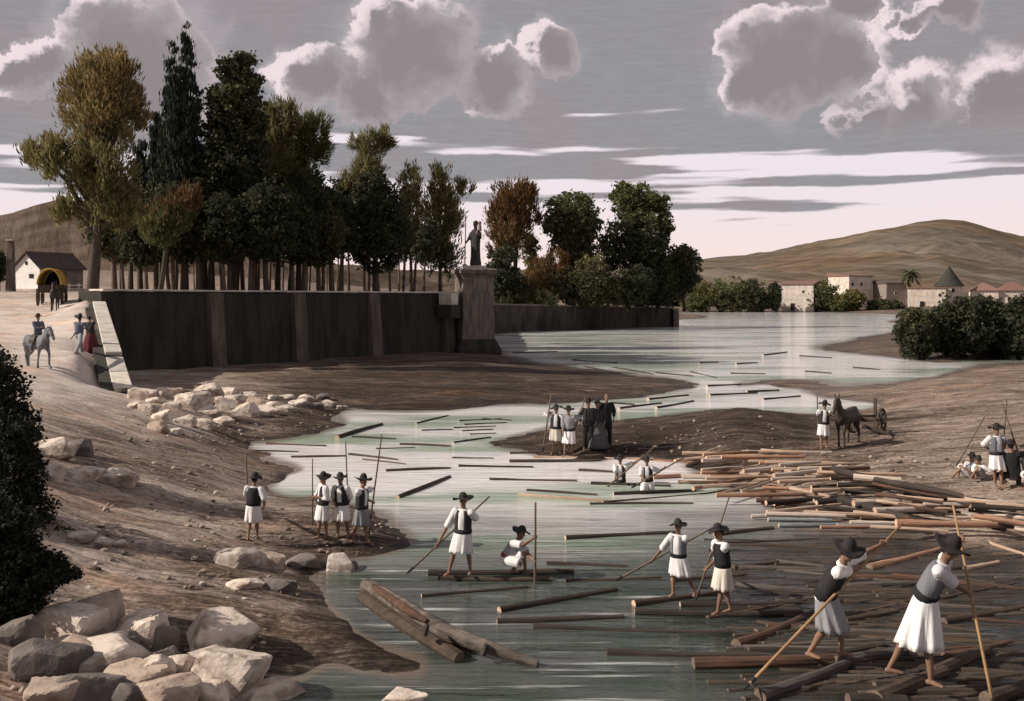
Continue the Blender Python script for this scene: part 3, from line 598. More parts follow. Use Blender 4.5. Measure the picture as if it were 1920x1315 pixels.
# ================================================================== the village across the river
def window_on(t, c, half, rot=None, mat='dark_opening', frame=True):
    f = MB(); f.box(c, (half[0]+.12, half[1], half[2]+.12), rot); o = f.build('window', 'old_plaster', t)
    p = MB(); p.box(Vector(c)-Vector((0, .12, 0)), half, rot); p.build('pane', mat, o)
def village():
    Y = 405.0; k = Y/FPX
    def base(px, py=584): v = U(px, py, Y); return Vector((v.x, v.y, min(v.z, 1.6)))
    def zz(py): return CAMH-(py-HZ)*k
    def block(name, x0, x1, ytop, ybot, depth, rz, label, wallm, roof='flat', roofm='red_tile', wins=(), doors=(), dY=0.0, cat='house'):
        yy = Y+dY; kk = yy/FPX; X0 = (x0-CXP)*kk; X1 = (x1-CXP)*kk; zb = CAMH-(ybot-HZ)*kk; zt = CAMH-(ytop-HZ)*kk; W = X1-X0
        t = thing(name, (X0, yy, zb-.2), label, cat, rz=rz); H = zt-zb+.2
        b = MB(); b.box((W/2, depth/2, H/2-1), (W/2, depth/2, H/2+1)); b.build('wall', wallm, t, bevel=.05)
        if roof == 'flat':
            r = MB(); r.box((W/2, depth/2, H+.22), (W/2+.4, depth/2+.4, .22)); r.build('roof', roofm, t)
        elif roof == 'pyramid':
            r = MB(); e = [Vector((x, y_, H)) for x, y_ in ((-.7, -.7), (W+.7, -.7), (W+.7, depth+.7), (-.7, depth+.7))]; hgt = W*.34
            r.add(e+[Vector((W/2, depth/2, H+hgt))], [(0, 1, 4), (1, 2, 4), (2, 3, 4), (3, 0, 4), (3, 2, 1, 0)]); r.build('roof', roofm, t)
        elif roof == 'shed':
            r = MB(); r.prism([Vector((-.4, -.5, H)), Vector((-.4, -.5, H+.3)), Vector((-.4, depth+.5, H+1.6)), Vector((-.4, depth+.5, H))], (W+.8, 0, 0)); r.build('roof', roofm, t, fixn=True)
        for (px, py, hw, hh) in wins: window_on(t, ((px-x0)*kk, -.05, (ybot-py)*kk+.2), (hw, .12, hh))
        for (px, hw, hh) in doors:
            d_ = MB(); d_.box(((px-x0)*kk, -.06, hh), (hw, .12, hh)); d_.build('door', 'dark_opening', t)
        return t
    block('stone_house', 1466, 1524, 534, 582, 9, math.radians(-28), 'small square pale stone house standing alone at the far shore', 'old_plaster', 'shed', 'red_tile', [(1505, 547, .35, .4)], [(1486, .75, 1.5)])
    block('farmhouse', 1592, 1652, 518, 572, 12, math.radians(26), 'tall plastered farmhouse with one bright sunlit wall above the shore', 'old_plaster', 'shed', 'red_tile', [(1600, 533, .5, .6), (1622, 533, .5, .6), (1611, 552, .6, .9)], [], 12)
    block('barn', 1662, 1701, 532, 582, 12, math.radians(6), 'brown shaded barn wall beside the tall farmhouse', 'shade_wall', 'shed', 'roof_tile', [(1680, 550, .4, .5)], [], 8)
    block('walled_house', 1703, 1768, 541, 596, 12, math.radians(-20), 'pale flat walled house with thin red tile line next to round tower', 'old_plaster', 'flat', 'red_tile', [(1757, 553, .4, .5), (1727, 570, .8, 1.0)], [], 0)
    # round tower with a steep cone
    kk = Y/FPX; c = base(1788, 594); tw = thing('round_tower', (c.x, c.y+4, c.z-2), 'round tower with steep dark green cone roof in the village', 'tower'); H = zz(536)-c.z+2
    b = MB(); b.rings([[Vector((4.9*math.cos(a), 4.9*math.sin(a), z)) for a in [2*math.pi*j/20 for j in range(20)]] for z in (0, H)]); b.build('wall', 'old_plaster', tw, smooth=False)
    r = MB(); hr = (536-498)*kk; r.rings([[Vector((q*math.cos(a), q*math.sin(a), z)) for a in [2*math.pi*j/20 for j in range(20)]] for q, z in ((5.9, H-.2), (3.9, H+hr*.28), (1.9, H+hr*.64), (.08, H+hr))]); r.build('roof', 'green_slate', tw)
    window_on(tw, (-.6, -4.75, H-1.9), (.55, .2, .7))
    block('pavilion', 1822, 1868, 545, 600, 10, math.radians(-18), 'pale house with low red pyramid roof close beside the tower', 'old_plaster', 'pyramid', 'red_tile', [(1835, 560, .5, .6)], [], 4)
    block('pavilion', 1873, 1925, 545, 600, 11, math.radians(-18), 'pale red roofed house at the end of the village row', 'old_plaster', 'pyramid', 'red_tile', [(1890, 560, .5, .6)], [], 2)
village()

# ================================================================== trees
leafmat('leaf_dark', [(.058, .066, .040), (.078, .084, .048), (.15, .142, .07), (.07, .076, .05)], .4)
leafmat('leaf_deep', [(.045, .052, .038), (.058, .066, .044), (.090, .094, .056), (.048, .056, .044)], .32)
leafmat('leaf_rust', [(.17, .085, .04), (.12, .075, .036), (.09, .066, .035), (.20, .11, .06)])
leafmat('leaf_olive', [(.22, .20, .09), (.16, .155, .075), (.30, .26, .12), (.11, .115, .058)], .42)
leafmat('leaf_green', [(.10, .12, .055), (.13, .15, .068), (.24, .24, .11), (.07, .085, .045)], .4)
leafmat('leaf_cypress', [(.036, .046, .038), (.044, .056, .044), (.032, .040, .034)], .12)
leafmat('leaf_bronze', [(.27, .18, .085), (.19, .155, .075), (.34, .22, .11), (.14, .125, .065), (.23, .19, .09)], .42)
leafmat('leaf_shaded', [(.022, .025, .022), (.028, .032, .026), (.034, .038, .030)], .05)  # bank bushes: their shade is put into the leaf colour
leafmat('leaf_gold', [(.22, .18, .075), (.15, .135, .06), (.10, .11, .05)])
pmat('bark', (.10, .078, .06), (.06, .048, .04), scale=3, rough=.95, bump=.6, stretch=(3, 3, .5))
pmat('bark_pale', (.17, .125, .10), (.11, .083, .068), scale=3, rough=.95, bump=.6, stretch=(3, 3, .5))

def leaves(name, blobs, n, size, mats, parent, style='clump', org=None, split=None):
    """many small leaf sprays spread through ellipsoids; blobs = [(centre, radii)], style sets how the sprays lie; mats: list, picked by height/noise"""
    org = Vector(org) if org is not None else Vector((0, 0, 0))
    size *= .66; n = int(n*(1.45 if style in ('up', 'feather') else 1.75))
    vol = np.array([max(r[0]*r[1]*r[2], 1e-6)**.72 for c, r in blobs]); vol /= vol.sum()
    C = np.array([list(Vector(c)-org) for c, r in blobs]); Rr = np.array([list(r) for c, r in blobs])
    ncl = max(len(blobs)*7, n//(34 if style in ('up', 'feather') else 26))
    bi = rng.choice(len(blobs), ncl, p=vol); dirs = rng.normal(size=(ncl, 3)); dirs /= np.linalg.norm(dirs, axis=1)[:, None]
    rad = rng.random(ncl)**.40*1.10; cl = C[bi]+dirs*Rr[bi]*rad[:, None]
    k = rng.integers(0, ncl, n); m_ = Rr[bi[k]].mean(1)
    pos = cl[k]+rng.normal(size=(n, 3))*((.058 if style != 'cypress' else .05)*m_+size*.5)[:, None]*np.array([1, 1, 1.25 if style in ('up', 'feather') else .8])
    outd = dirs[k]
    if style == 'up':
        ax = outd*.6+np.array([0, 0, 1.0])+rng.normal(size=(n, 3))*.28; asp = .20; ln = 1.9
    elif style == 'cypress':
        ax = outd*.12+np.array([0, 0, 1.0])+rng.normal(size=(n, 3))*.12; asp = .24; ln = 1.7
    elif style == 'feather':
        ax = outd*1.0+np.array([0, 0, .75])+rng.normal(size=(n, 3))*.3; asp = .13; ln = 2.6
    else:
        ax = outd*.5+rng.normal(size=(n, 3))*.75+np.array([0, 0, .12]); asp = .5; ln = 1.0
    ax /= np.linalg.norm(ax, axis=1)[:, None]
    sd = np.cross(ax, rng.normal(size=(n, 3))); sd /= np.linalg.norm(sd, axis=1)[:, None]
    s = size*(.55+.9*rng.random(n)); L = (s*ln)[:, None]; Wd = (s*asp)[:, None]
    nn = np.cross(ax, sd)*(s*.12)[:, None]
    V = np.stack([pos-ax*L*.5, pos+sd*Wd-ax*L*.05+nn, pos+ax*L*.5, pos-sd*Wd-ax*L*.05+nn], 1).reshape(-1, 3)
    me = bpy.data.meshes.new(name); me.vertices.add(len(V)); me.vertices.foreach_set('co', V.astype(np.float32).ravel())
    me.loops.add(n*4); me.polygons.add(n); me.loops.foreach_set('vertex_index', np.arange(n*4, dtype=np.int32))
    me.polygons.foreach_set('loop_start', np.arange(0, n*4, 4, dtype=np.int32)); 
    for mm in mats: me.materials.append(MATS[mm])
    if len(mats) > 1:
        zz_ = pos[:, 2]; q = (zz_-zz_.min())/(np.ptp(zz_)+1e-6)+rng.normal(size=n)*.13
        lim = split if split is not None else .5
        me.polygons.foreach_set('material_index', (q > lim).astype(np.int32))
    me.update(); me.validate()
    o = bpy.data.objects.new(name, me); COL.objects.link(o); o.parent = parent
    return o

def tree(name, px, Y, zb, blobs, label, mats, n=4000, size=.4, style='clump', trunk=.25, bark='bark', group=None, cat='tree', split=None, depth=1.0, limbs=True, lean=0.0, top=None):
    """blobs: list of (px, py, rx, ry) in photo pixels at the distance Y -> real ellipsoids of foliage"""
    k = Y/FPX; b = Vector(((px-CXP)*k, Y, zb)); t = thing(name, b, label, cat, group)
    B3 = []
    for i, bl in enumerate(blobs):
        c = U(bl[0], bl[1], Y+(random.uniform(-.5, .5)*bl[2]*k if len(blobs) > 1 else 0))
        B3.append((c, (bl[2]*k, max(min(bl[2], bl[3]*1.3)*k*depth, .3), bl[3]*k)))
    leaves('crown', B3, n, size, mats, t, style, org=b, split=split)
    tb = MB(); hi = max(B3, key=lambda q: q[0].z); mean = sum((q[0] for q in B3), Vector())/len(B3)
    low = min(q[0].z-q[1][2]*.3 for q in B3); H = hi[0].z-b.z
    e = Vector((hi[0].x-b.x, hi[0].y-b.y, H)); fork = Vector((e.x*.25, e.y*.25, max(.25*H, (low-b.z)*.9)))
    mid = fork.lerp(e, .5)+Vector((random.uniform(-.2, .2), 0, 0))*trunk*3
    tb.tube([(0, 0, -.6), (0, 0, .02*H), fork*.5+Vector((random.uniform(-.3, .3)*trunk, 0, 0)), fork, mid, e], [trunk*1.5, trunk*1.15, trunk*.92, trunk*.8, trunk*.45, trunk*.12], 8, wob=.08)
    tr = tb.build('trunk', bark, t, smooth=True)
    if limbs:
        for q in B3:
            if q is hi and len(B3) > 1: continue
            lb = MB(); tgt = q[0]-b; st_ = fork*random.uniform(.85, 1.0)+Vector((0, 0, max(0, min(.35, random.random()*.4))*(H-fork.z)*.5))
            if tgt.z < st_.z: st_ = fork*.9
            mm_ = st_.lerp(tgt, .5)+Vector((0, 0, .12*(tgt-st_).length))
            lb.tube([st_, mm_, tgt], [trunk*.5, trunk*.33, trunk*.1], 6); lb.build('branch', bark, tr, smooth=True)
    return t

def forest():
    ZT = 6.05
    T = tree
    # ---- the grove on the quay, singled out
    T('plane_tree', 172, 72, 5.3, [(195, 180, 62, 80), (170, 235, 50, 70), (235, 200, 38, 70), (215, 130, 40, 38), (150, 180, 35, 50), (195, 300, 55, 60), (205, 370, 45, 55), (90, 290, 42, 32), (130, 320, 45, 40), (65, 285, 22, 20), (110, 270, 25, 20), (135, 400, 30, 28), (120, 390, 22, 16), (225, 400, 24, 40)],
      'tallest broad rust topped tree standing alone at the wall corner', ['leaf_olive', 'leaf_bronze'], 16000, .36, 'up', .42, split=.55)
    T('cypress_tree', 345, 84, ZT, [(350, 92, 8, 48), (351, 140, 14, 60), (325, 112, 6, 52), (325, 165, 13, 60), (338, 200, 28, 60), (340, 270, 36, 60), (313, 185, 6, 34), (368, 190, 6, 40), (366, 235, 10, 40), (345, 340, 42, 70)], 'tall dark twin topped cypress rising over the grove', ['leaf_cypress'], 9000, .38, 'cypress', .3, limbs=False)
    T('cypress_tree', 293, 86, ZT, [(294, 252, 9, 42), (298, 310, 17, 56)], 'short dark cypress left of the tall twin cypress', ['leaf_cypress'], 3000, .36, 'cypress', .2, limbs=False)
    T('cypress_tree', 263, 88, ZT, [(263, 298, 11, 34), (265, 345, 15, 42)], 'smallest blunt cypress between the rusty tree and the grove', ['leaf_cypress'], 2200, .36, 'cypress', .2, limbs=False)
    T('elm_tree', 440, 86, ZT, [(455, 150, 30, 48), (425, 135, 18, 20), (440, 195, 48, 45), (410, 190, 26, 30), (470, 160, 24, 26), (445, 250, 52, 50), (475, 235, 24, 26), (440, 310, 65, 60), (405, 225, 22, 24), (456, 118, 14, 18)], 'tall dark ragged tree in the middle of the grove', ['leaf_deep', 'leaf_dark'], 12000, .40, 'clump', .36, split=.5)
    T('poplar_tree', 522, 90, ZT, [(520, 240, 26, 46), (545, 235, 16, 40), (515, 290, 30, 40), (505, 215, 14, 24)], 'light feathery poplar behind the ragged dark tree', ['leaf_olive'], 4200, .42, 'feather', .2)
    T('willow_tree', 560, 92, ZT, [(590, 255, 30, 38), (565, 270, 24, 34), (600, 285, 20, 24), (540, 300, 32, 40), (550, 360, 35, 50), (575, 240, 20, 24)], 'green spiky tree leaning outward over the grove', ['leaf_dark', 'leaf_green'], 6500, .44, 'feather', .24, split=.45)
    T('poplar_tree', 690, 111, ZT, [(695, 275, 26, 30), (720, 262, 18, 20), (672, 270, 16, 18), (690, 320, 32, 30), (655, 345, 24, 22)], 'thin pale tree with fanned top above the round dark tree', ['leaf_olive'], 4200, .46, 'feather', .2)
    T('round_tree', 705, 96.8, ZT, [(705, 400, 52, 62), (675, 430, 42, 48), (735, 440, 36, 55), (705, 470, 44, 40), (700, 350, 30, 30)], 'dense round dark tree with bare forked trunk', ['leaf_deep'], 9500, .40, 'clump', .34)
    T('poplar_tree', 770, 111, ZT, [(770, 345, 20, 36), (768, 400, 26, 46), (758, 450, 28, 40)], 'slender pale poplar between round tree and statue', ['leaf_dark', 'leaf_olive'], 4600, .42, 'up', .18, split=.3)
    T('poplar_tree', 826, 113, ZT, [(826, 345, 26, 40), (822, 400, 34, 50), (846, 400, 22, 40), (868, 350, 24, 12), (815, 460, 36, 46), (845, 470, 26, 44)], 'tall feathery olive tree directly beside the statue', ['leaf_dark', 'leaf_olive'], 8500, .42, 'up', .22, split=.3)
    # ---- the crowded lower storey: one tree each
    low = [(215, 84, 420, 38, 48), (245, 90, 425, 38, 50), (275, 80, 440, 38, 44), (300, 88, 405, 46, 50), (325, 82, 420, 44, 60), (350, 92, 350, 50, 60), (372, 84, 410, 44, 62), (398, 90, 380, 48, 64), (420, 82, 430, 42, 52), (455, 88, 390, 48, 66), (478, 92, 350, 42, 50), (500, 84, 420, 44, 58),
           (522, 94, 390, 44, 60), (548, 87, 425, 40, 56), (572, 89, 400, 38, 56), (598, 90, 440, 38, 46), (622, 94, 420, 36, 52), (640, 112, 395, 30, 46), (232, 96, 450, 34, 36), (430, 98, 330, 46, 46), (560, 112, 345, 34, 40), (385, 93, 345, 34, 40)]
    LOWL = ['low grove tree with dark crown tucked under the rust topped tree', 'grove tree below the smallest blunt cypress', 'low crowned grove tree in front of the short cypress', 'grove tree between the short cypress and the twin cypress', 'grove tree hiding the foot of the twin topped cypress', 'tall grove tree rising straight in front of the twin cypress',
            'grove tree filling the gap between twin cypress and ragged dark tree', 'grove tree at the near flank of the ragged dark tree', 'low crowned grove tree at the foot of the ragged dark tree', 'tall grove tree covering the trunk of the ragged dark tree', 'high crowned grove tree just past the ragged dark tree', 'low grove tree below the light feathery poplar',
            'grove tree with the light feathery poplar showing above its crown', 'low crowned grove tree under the green spiky tree', 'grove tree standing under the outer branches of the spiky tree', 'lowest crowned grove tree between spiky tree and round tree', 'dark low grove tree close beside the round tree', 'narrow grove tree touching the round tree crown',
            'small low grove tree behind the wall corner', 'high dark crown showing behind the ragged dark tree', 'small high crown behind the green spiky tree', 'high grove tree crown between the twin cypress and the ragged tree']
    for i, (px, Y, cy, rx, ry) in enumerate(low):
        rx, ry = rx*1.14, ry*1.16; T('grove_tree', px, Y, ZT, [(px+random.uniform(-6, 6), cy, rx, ry), (px+random.uniform(-16, 16), cy-ry*.5, rx*.6, ry*.5), (px+random.uniform(-18, 18), cy+ry*.45, rx*.75, ry*.55)],
          LOWL[i], ['leaf_deep'] if i % 3 else ['leaf_dark'], 5200, .40, 'clump', random.uniform(.16, .26), 'bark' if i % 2 else 'bark_pale', 'trees massed in the quay grove')
    T('orange_tree', 300, 77, ZT, [(300, 430, 36, 30), (270, 410, 30, 22), (330, 400, 34, 30), (350, 370, 28, 24)], 'rust and green leafed tree low at the front of the grove', ['leaf_green', 'leaf_rust'], 4200, .34, 'up', .2, split=.55)
    # slim bare trunks between them
    for px in (219, 228, 252, 263, 289, 296, 327, 351, 376, 401, 425, 453, 478, 500, 524, 549, 573, 598, 643, 310, 338, 362, 388, 410, 440, 466, 488, 512, 535, 560, 585, 610, 632, 655, 676, 730, 748, 764, 782, 795):
        Y = random.choice([random.uniform(82, 91), random.uniform(110, 125)]) if px > 560 else random.uniform(80, 125); kx = (px-CXP)/FPX; wy = 70+34.5*(kx*70+28.4)/(22.8-kx*34.5); Y = max(Y, wy+3.5); k = Y/FPX
        T('sapling', px+random.uniform(-9, 9), Y, ZT, [(px+random.uniform(-14, 14), 458+random.uniform(-22, 10), 18, 26)], 'slim young tree with thin bare trunk in the quay grove', ['leaf_deep'], 700, .36, 'clump', random.uniform(.06, .19), 'bark_pale' if random.random() < .6 else 'bark', 'slim trunks in the quay grove', limbs=False)
    # ---- beyond the pedestal
    T('orange_tree', 962, 188, 3.9, [(962, 368, 36, 30), (945, 400, 30, 36), (980, 395, 30, 44), (960, 440, 34, 40), (935, 455, 20, 40), (985, 360, 18, 16)], 'autumn orange tree with rounded top just past the statue', ['leaf_olive', 'leaf_rust'], 9000, .75, 'up', .45, split=.30)
    T('oak_tree', 1072, 190, 3.8, [(1070, 405, 46, 38), (1050, 425, 28, 30), (1100, 415, 24, 34), (1075, 450, 38, 36), (1085, 480, 30, 30)], 'round headed dark green tree between orange tree and tallest one', ['leaf_dark', 'leaf_green'], 8000, .75, 'clump', .5, split=.75)
    T('oak_tree', 1195, 196, 3.6, [(1190, 375, 42, 34), (1215, 400, 42, 36), (1165, 360, 18, 16), (1240, 385, 18, 20), (1195, 440, 50, 46), (1165, 470, 46, 50), (1215, 480, 36, 46), (1250, 425, 14, 16), (1240, 450, 14, 16)], 'largest tree of the river wall with ragged bright top', ['leaf_deep', 'leaf_green'], 12000, .75, 'clump', .55, split=.62)
    T('round_bush', 1283, 200, 3.6, [(1283, 500, 27, 36), (1275, 480, 20, 20), (1268, 535, 24, 30), (1290, 520, 22, 28)], 'round dark bush leaning over the end of the river wall', ['leaf_deep', 'leaf_dark'], 5500, .65, 'clump', .3, cat='bush', split=.6)
    T('round_bush', 1235, 195, 3.6, [(1235, 520, 30, 38), (1210, 540, 32, 32), (1245, 555, 26, 22)], 'low black green bush in front of the largest tree', ['leaf_deep'], 5500, .65, 'clump', .3, cat='bush')
    T('round_bush', 945, 178, 3.9, [(943, 495, 26, 34), (935, 530, 26, 36), (965, 540, 24, 30)], 'dark rounded bush at the foot of the orange tree', ['leaf_deep'], 4500, .6, 'clump', .25, cat='bush')
    T('rust_bush', 1025, 183, 3.8, [(1040, 490, 26, 20), (1015, 515, 32, 26), (1000, 540, 26, 26), (1045, 520, 24, 26)], 'rust red bush spilling toward the river wall', ['leaf_olive', 'leaf_rust'], 5500, .6, 'up', .22, cat='bush', split=.42)
    T('green_bush', 1085, 182, 3.8, [(1070, 535, 36, 28), (1110, 520, 34, 38), (1140, 545, 36, 28), (1100, 555, 40, 20)], 'broad dull green bush along the river wall top', ['leaf_dark', 'leaf_olive'], 6500, .6, 'clump', .25, cat='bush', split=.8)
    T('green_bush', 1175, 184, 3.7, [(1175, 550, 34, 24), (1195, 530, 30, 30)], 'dark shrub under the largest tree on the river wall', ['leaf_deep'], 4000, .6, 'clump', .25, cat='bush')
    T('green_bush', 985, 176, 3.9, [(985, 560, 30, 16), (1020, 562, 30, 14), (950, 562, 22, 12)], 'low grassy green shrub edging the river wall coping', ['leaf_green', 'leaf_dark'], 3000, .5, 'up', .12, cat='bush')
    T('slim_tree', 1000, 192, 3.8, [(995, 470, 14, 30), (998, 500, 14, 24)], 'thin pale trunked tree between orange tree and rust bush', ['leaf_olive'], 1500, .6, 'clump', .25, 'bark_pale')
    # ---- far shore
    for (px, bl, lab, mt, dy) in [
        (1325, [(1318, 556, 26, 26), (1300, 568, 20, 16)], 'sunlit yellow green shrub by the end of the river wall', ['leaf_green', 'leaf_gold'], 0),
        (1372, [(1368, 552, 34, 32), (1345, 560, 26, 24), (1390, 556, 26, 28)], 'round olive shrub clump on the far shore', ['leaf_dark', 'leaf_green'], 2),
        (1412, [(1410, 556, 26, 30), (1425, 566, 18, 18)], 'dark round shrub beside the olive clump on the far shore', ['leaf_deep', 'leaf_dark'], -2),
        (1455, [(1452, 556, 9, 24)], 'dark upright shrub against the lone stone house', ['leaf_deep'], -4),
        (1545, [(1543, 556, 26, 28), (1530, 568, 20, 16), (1560, 568, 22, 16)], 'rounded green shrub right beside the lone stone house', ['leaf_dark', 'leaf_green'], 0),
        (1600, [(1598, 562, 22, 16), (1580, 570, 24, 14)], 'low yellow green shrub below the farmhouse', ['leaf_green', 'leaf_gold'], -3),
        (1650, [(1648, 574, 22, 12), (1670, 577, 22, 12)], 'low dark shrub below the brown barn', ['leaf_dark'], -5)]:
        T('far_shrub', px, 400+dy, .6, bl, lab, mt, 3600, 1.0, 'clump', .3, cat='bush', split=.55)
    c = U(1706, 560, 412.0); zt = CAMH+(HZ-512)/FPX*412; pt = thing('palm_tree', (c.x, c.y, 1.0), 'spiky topped dark palm standing above the village roofs', 'tree'); H = zt-1.0
    tk = MB(); tk.tube([(0, 0, -1), (.1, 0, H*.5), (.2, 0, H)], [.55, .42, .38], 8, wob=.1); tk.build('trunk', 'bark', pt, smooth=True)
    fr = MB()
    for q in range(34):
        a = q*2.4; up = .95-1.5*(q/33); L_ = random.uniform(4.0, 5.6); d = Vector((math.cos(a), math.sin(a)*.9, 0)); pts = [Vector((.2, 0, H))+d*(L_*f)+Vector((0, 0, L_*(up*f-.65*f*f))) for f in (0, .3, .6, .85, 1.0)]
        sd = Vector((-d.y, d.x, 0)); w4 = (.12, .62, .70, .42, .05)
        fr.add([p_+sd*w_+Vector((0, 0, -w_*.35)) for p_, w_ in zip(pts, w4)]+[p_ for p_ in pts]+[p_-sd*w_+Vector((0, 0, -w_*.35)) for p_, w_ in zip(pts, w4)], [(k_, k_+1, 6+k_, 5+k_) for k_ in range(4)]+[(5+k_, 6+k_, 11+k_, 10+k_) for k_ in range(4)])
    fr.build('crown', 'leaf_dark', pt)
    # ---- dark thicket on the right bank
    for (px, Y, bl, lab, n) in [
        (1718, 94, [(1716, 612, 32, 30), (1720, 640, 30, 30), (1700, 625, 18, 22)], 'smaller black green bush at the left end of the thicket', 5200),
        (1790, 96, [(1790, 592, 40, 34), (1770, 620, 42, 40), (1815, 615, 42, 42), (1795, 645, 50, 24)], 'tall domed dark bush in the middle of the thicket', 8500),
        (1850, 98, [(1845, 588, 36, 30), (1855, 620, 40, 42), (1865, 645, 40, 24)], 'broad dark bush with flat top inside the thicket', 7500),
        (1912, 95, [(1912, 590, 32, 34), (1920, 630, 46, 42), (1960, 620, 40, 46)], 'dark bush running out of view at the thicket end', 7500)]:
        T('thicket_bush', px, Y, .5, bl, lab, ['leaf_deep'] if n > 6000 else ['leaf_deep', 'leaf_dark'], n, .38, 'clump', .16, cat='bush', split=.6)
    # ---- left edge: bush behind the cottage, dark overhang on the bank
    T('round_bush', -2, 112, 6.3, [(-4, 498, 16, 26)], 'small dark bush half hidden by the stone pillar', ['leaf_deep'], 1200, .4, 'clump', .15, cat='bush')
    def bank_bush(px, Y, bl, lab, n, size): T('bank_bush', px, Y, hz((px-CXP)/FPX*Y, Y)-.1, bl, lab, ['leaf_shaded'], n, size, 'clump', .12, cat='bush')
    bank_bush(-60, 25, [(-60, 790, 100, 150), (-30, 870, 85, 110), (10, 900, 58, 75), (-90, 900, 90, 120), (20, 820, 50, 60), (8, 740, 36, 60)], 'tall shaded shrub overhanging the track at the picture edge', 22000, .12)
    y3 = GP(25, 1150).y; bank_bush(10, y3, [(-10, 1060, 75, 70), (35, 1085, 60, 60), (75, 1062, 55, 26), (110, 1074, 40, 14), (10, 1130, 60, 50), (-40, 1000, 70, 70), (15, 1000, 50, 50)], 'lowest shaded shrub reaching down to the big boulders', 20000, .085)
    bank_bush(0, 20.5, [(10, 960, 82, 85), (40, 1030, 78, 55), (-60, 1000, 90, 110), (85, 1062, 62, 24), (20, 1100, 66, 56), (30, 900, 50, 60), (-10, 1130, 62, 44), (95, 1075, 50, 26), (15, 830, 46, 60)], 'middle shaded shrub of the dark thicket at the edge of the bank', 22000, .10)
forest()
# ================================================================== rocks
pmat('rock_pale', (.66, .57, .50), (.30, .235, .19), lo=.40, hi=.66, scale=2.6, rough=.92, bump=.9, bscale=6, stretch=(1, 1, 1.6))
pmat('rock_rust', (.52, .41, .335), (.25, .185, .15), lo=.4, hi=.7, scale=2.4, rough=.92, bump=.9, bscale=6, stretch=(1, 1, 1.6))
pmat('rock_dark', (.20, .17, .155), (.11, .095, .09), scale=2.0, rough=.9, bump=.9, bscale=6)
def rock(px, py, wpx, hpx, label, mat='rock_pale', name='boulder', group=None, seed=0, sink=.36, angular=0.0, Y=None):
    """px,py = foot of the stone in the photo; wpx,hpx its size there"""
    g_ = GP(px, py) if Y is None else U(px, py, Y); k = g_.y/FPX; W = wpx*k; H = hpx*k/(.95)
    r = random.Random(seed*7+int(px*3+py)); bm = bmesh.new(); bmesh.ops.create_icosphere(bm, subdivisions=4 if wpx > 80 else 3, radius=1.0)
    planes = []
    if angular >= .25:                                             # broken slab: six cleft faces, some corners knocked off
        for ax_ in range(3):
            for sg in (-1, 1):
                v_ = Vector((r.uniform(-.28, .28), r.uniform(-.28, .28), r.uniform(-.28, .28))); v_[ax_] = sg; planes.append((v_.normalized(), r.uniform(.50, .68)))
        for i in range(5): planes.append((Vector((r.uniform(-1, 1), r.uniform(-1, 1), r.uniform(-.3, 1))).normalized(), r.uniform(.62, .85)))
    else:
        for i in range(14):
            a = r.uniform(0, 2*math.pi); z = r.uniform(-.5, 1); q = math.sqrt(1-z*z); planes.append((Vector((math.cos(a)*q, math.sin(a)*q, z)), r.uniform(.56, .84)))
        planes.append((Vector((r.uniform(-.25, .1), r.uniform(-.3, .1), 1)).normalized(), r.uniform(.5, .7))); planes.append((Vector((.8, -.55, r.uniform(-.2, .2))).normalized(), r.uniform(.55, .7)))
    tilt_ = Matrix.Rotation(r.uniform(-.35, .35), 3, 'X') @ Matrix.Rotation(r.uniform(-.4, .4), 3, 'Y')
    sh_ = [r.uniform(0, 9) for _ in range(3)]
    for v in bm.verts:
        u = v.co.normalized(); d_ = 1.0
        for nrm_, dd in planes:
            c_ = u.dot(nrm_)
            if c_ > 1e-3: d_ = min(d_, dd/c_)
        d_ *= 1+.012*math.sin(9*u.x+sh_[0])*math.sin(8*u.y+sh_[1])
        w3 = u*d_*((1.24 if angular >= .25 else 1.22) if wpx > 75 else (1.42 if angular >= .25 else 1.34)); w3 = tilt_ @ w3; v.co = Vector((w3.x*W*.5, w3.y*W*.42, w3.z*H*.62+H*(.5-sink)))
    me = bpy.data.meshes.new(name); bm.to_mesh(me); bm.free(); me.materials.append(MATS[mat])
    o = bpy.data.objects.new(name, me); COL.objects.link(o); o.location = (g_.x, g_.y+W*.22, g_.z); o.rotation_euler = (0, 0, r.uniform(-.5, .5))
    return tag(o, label, 'rock', group)
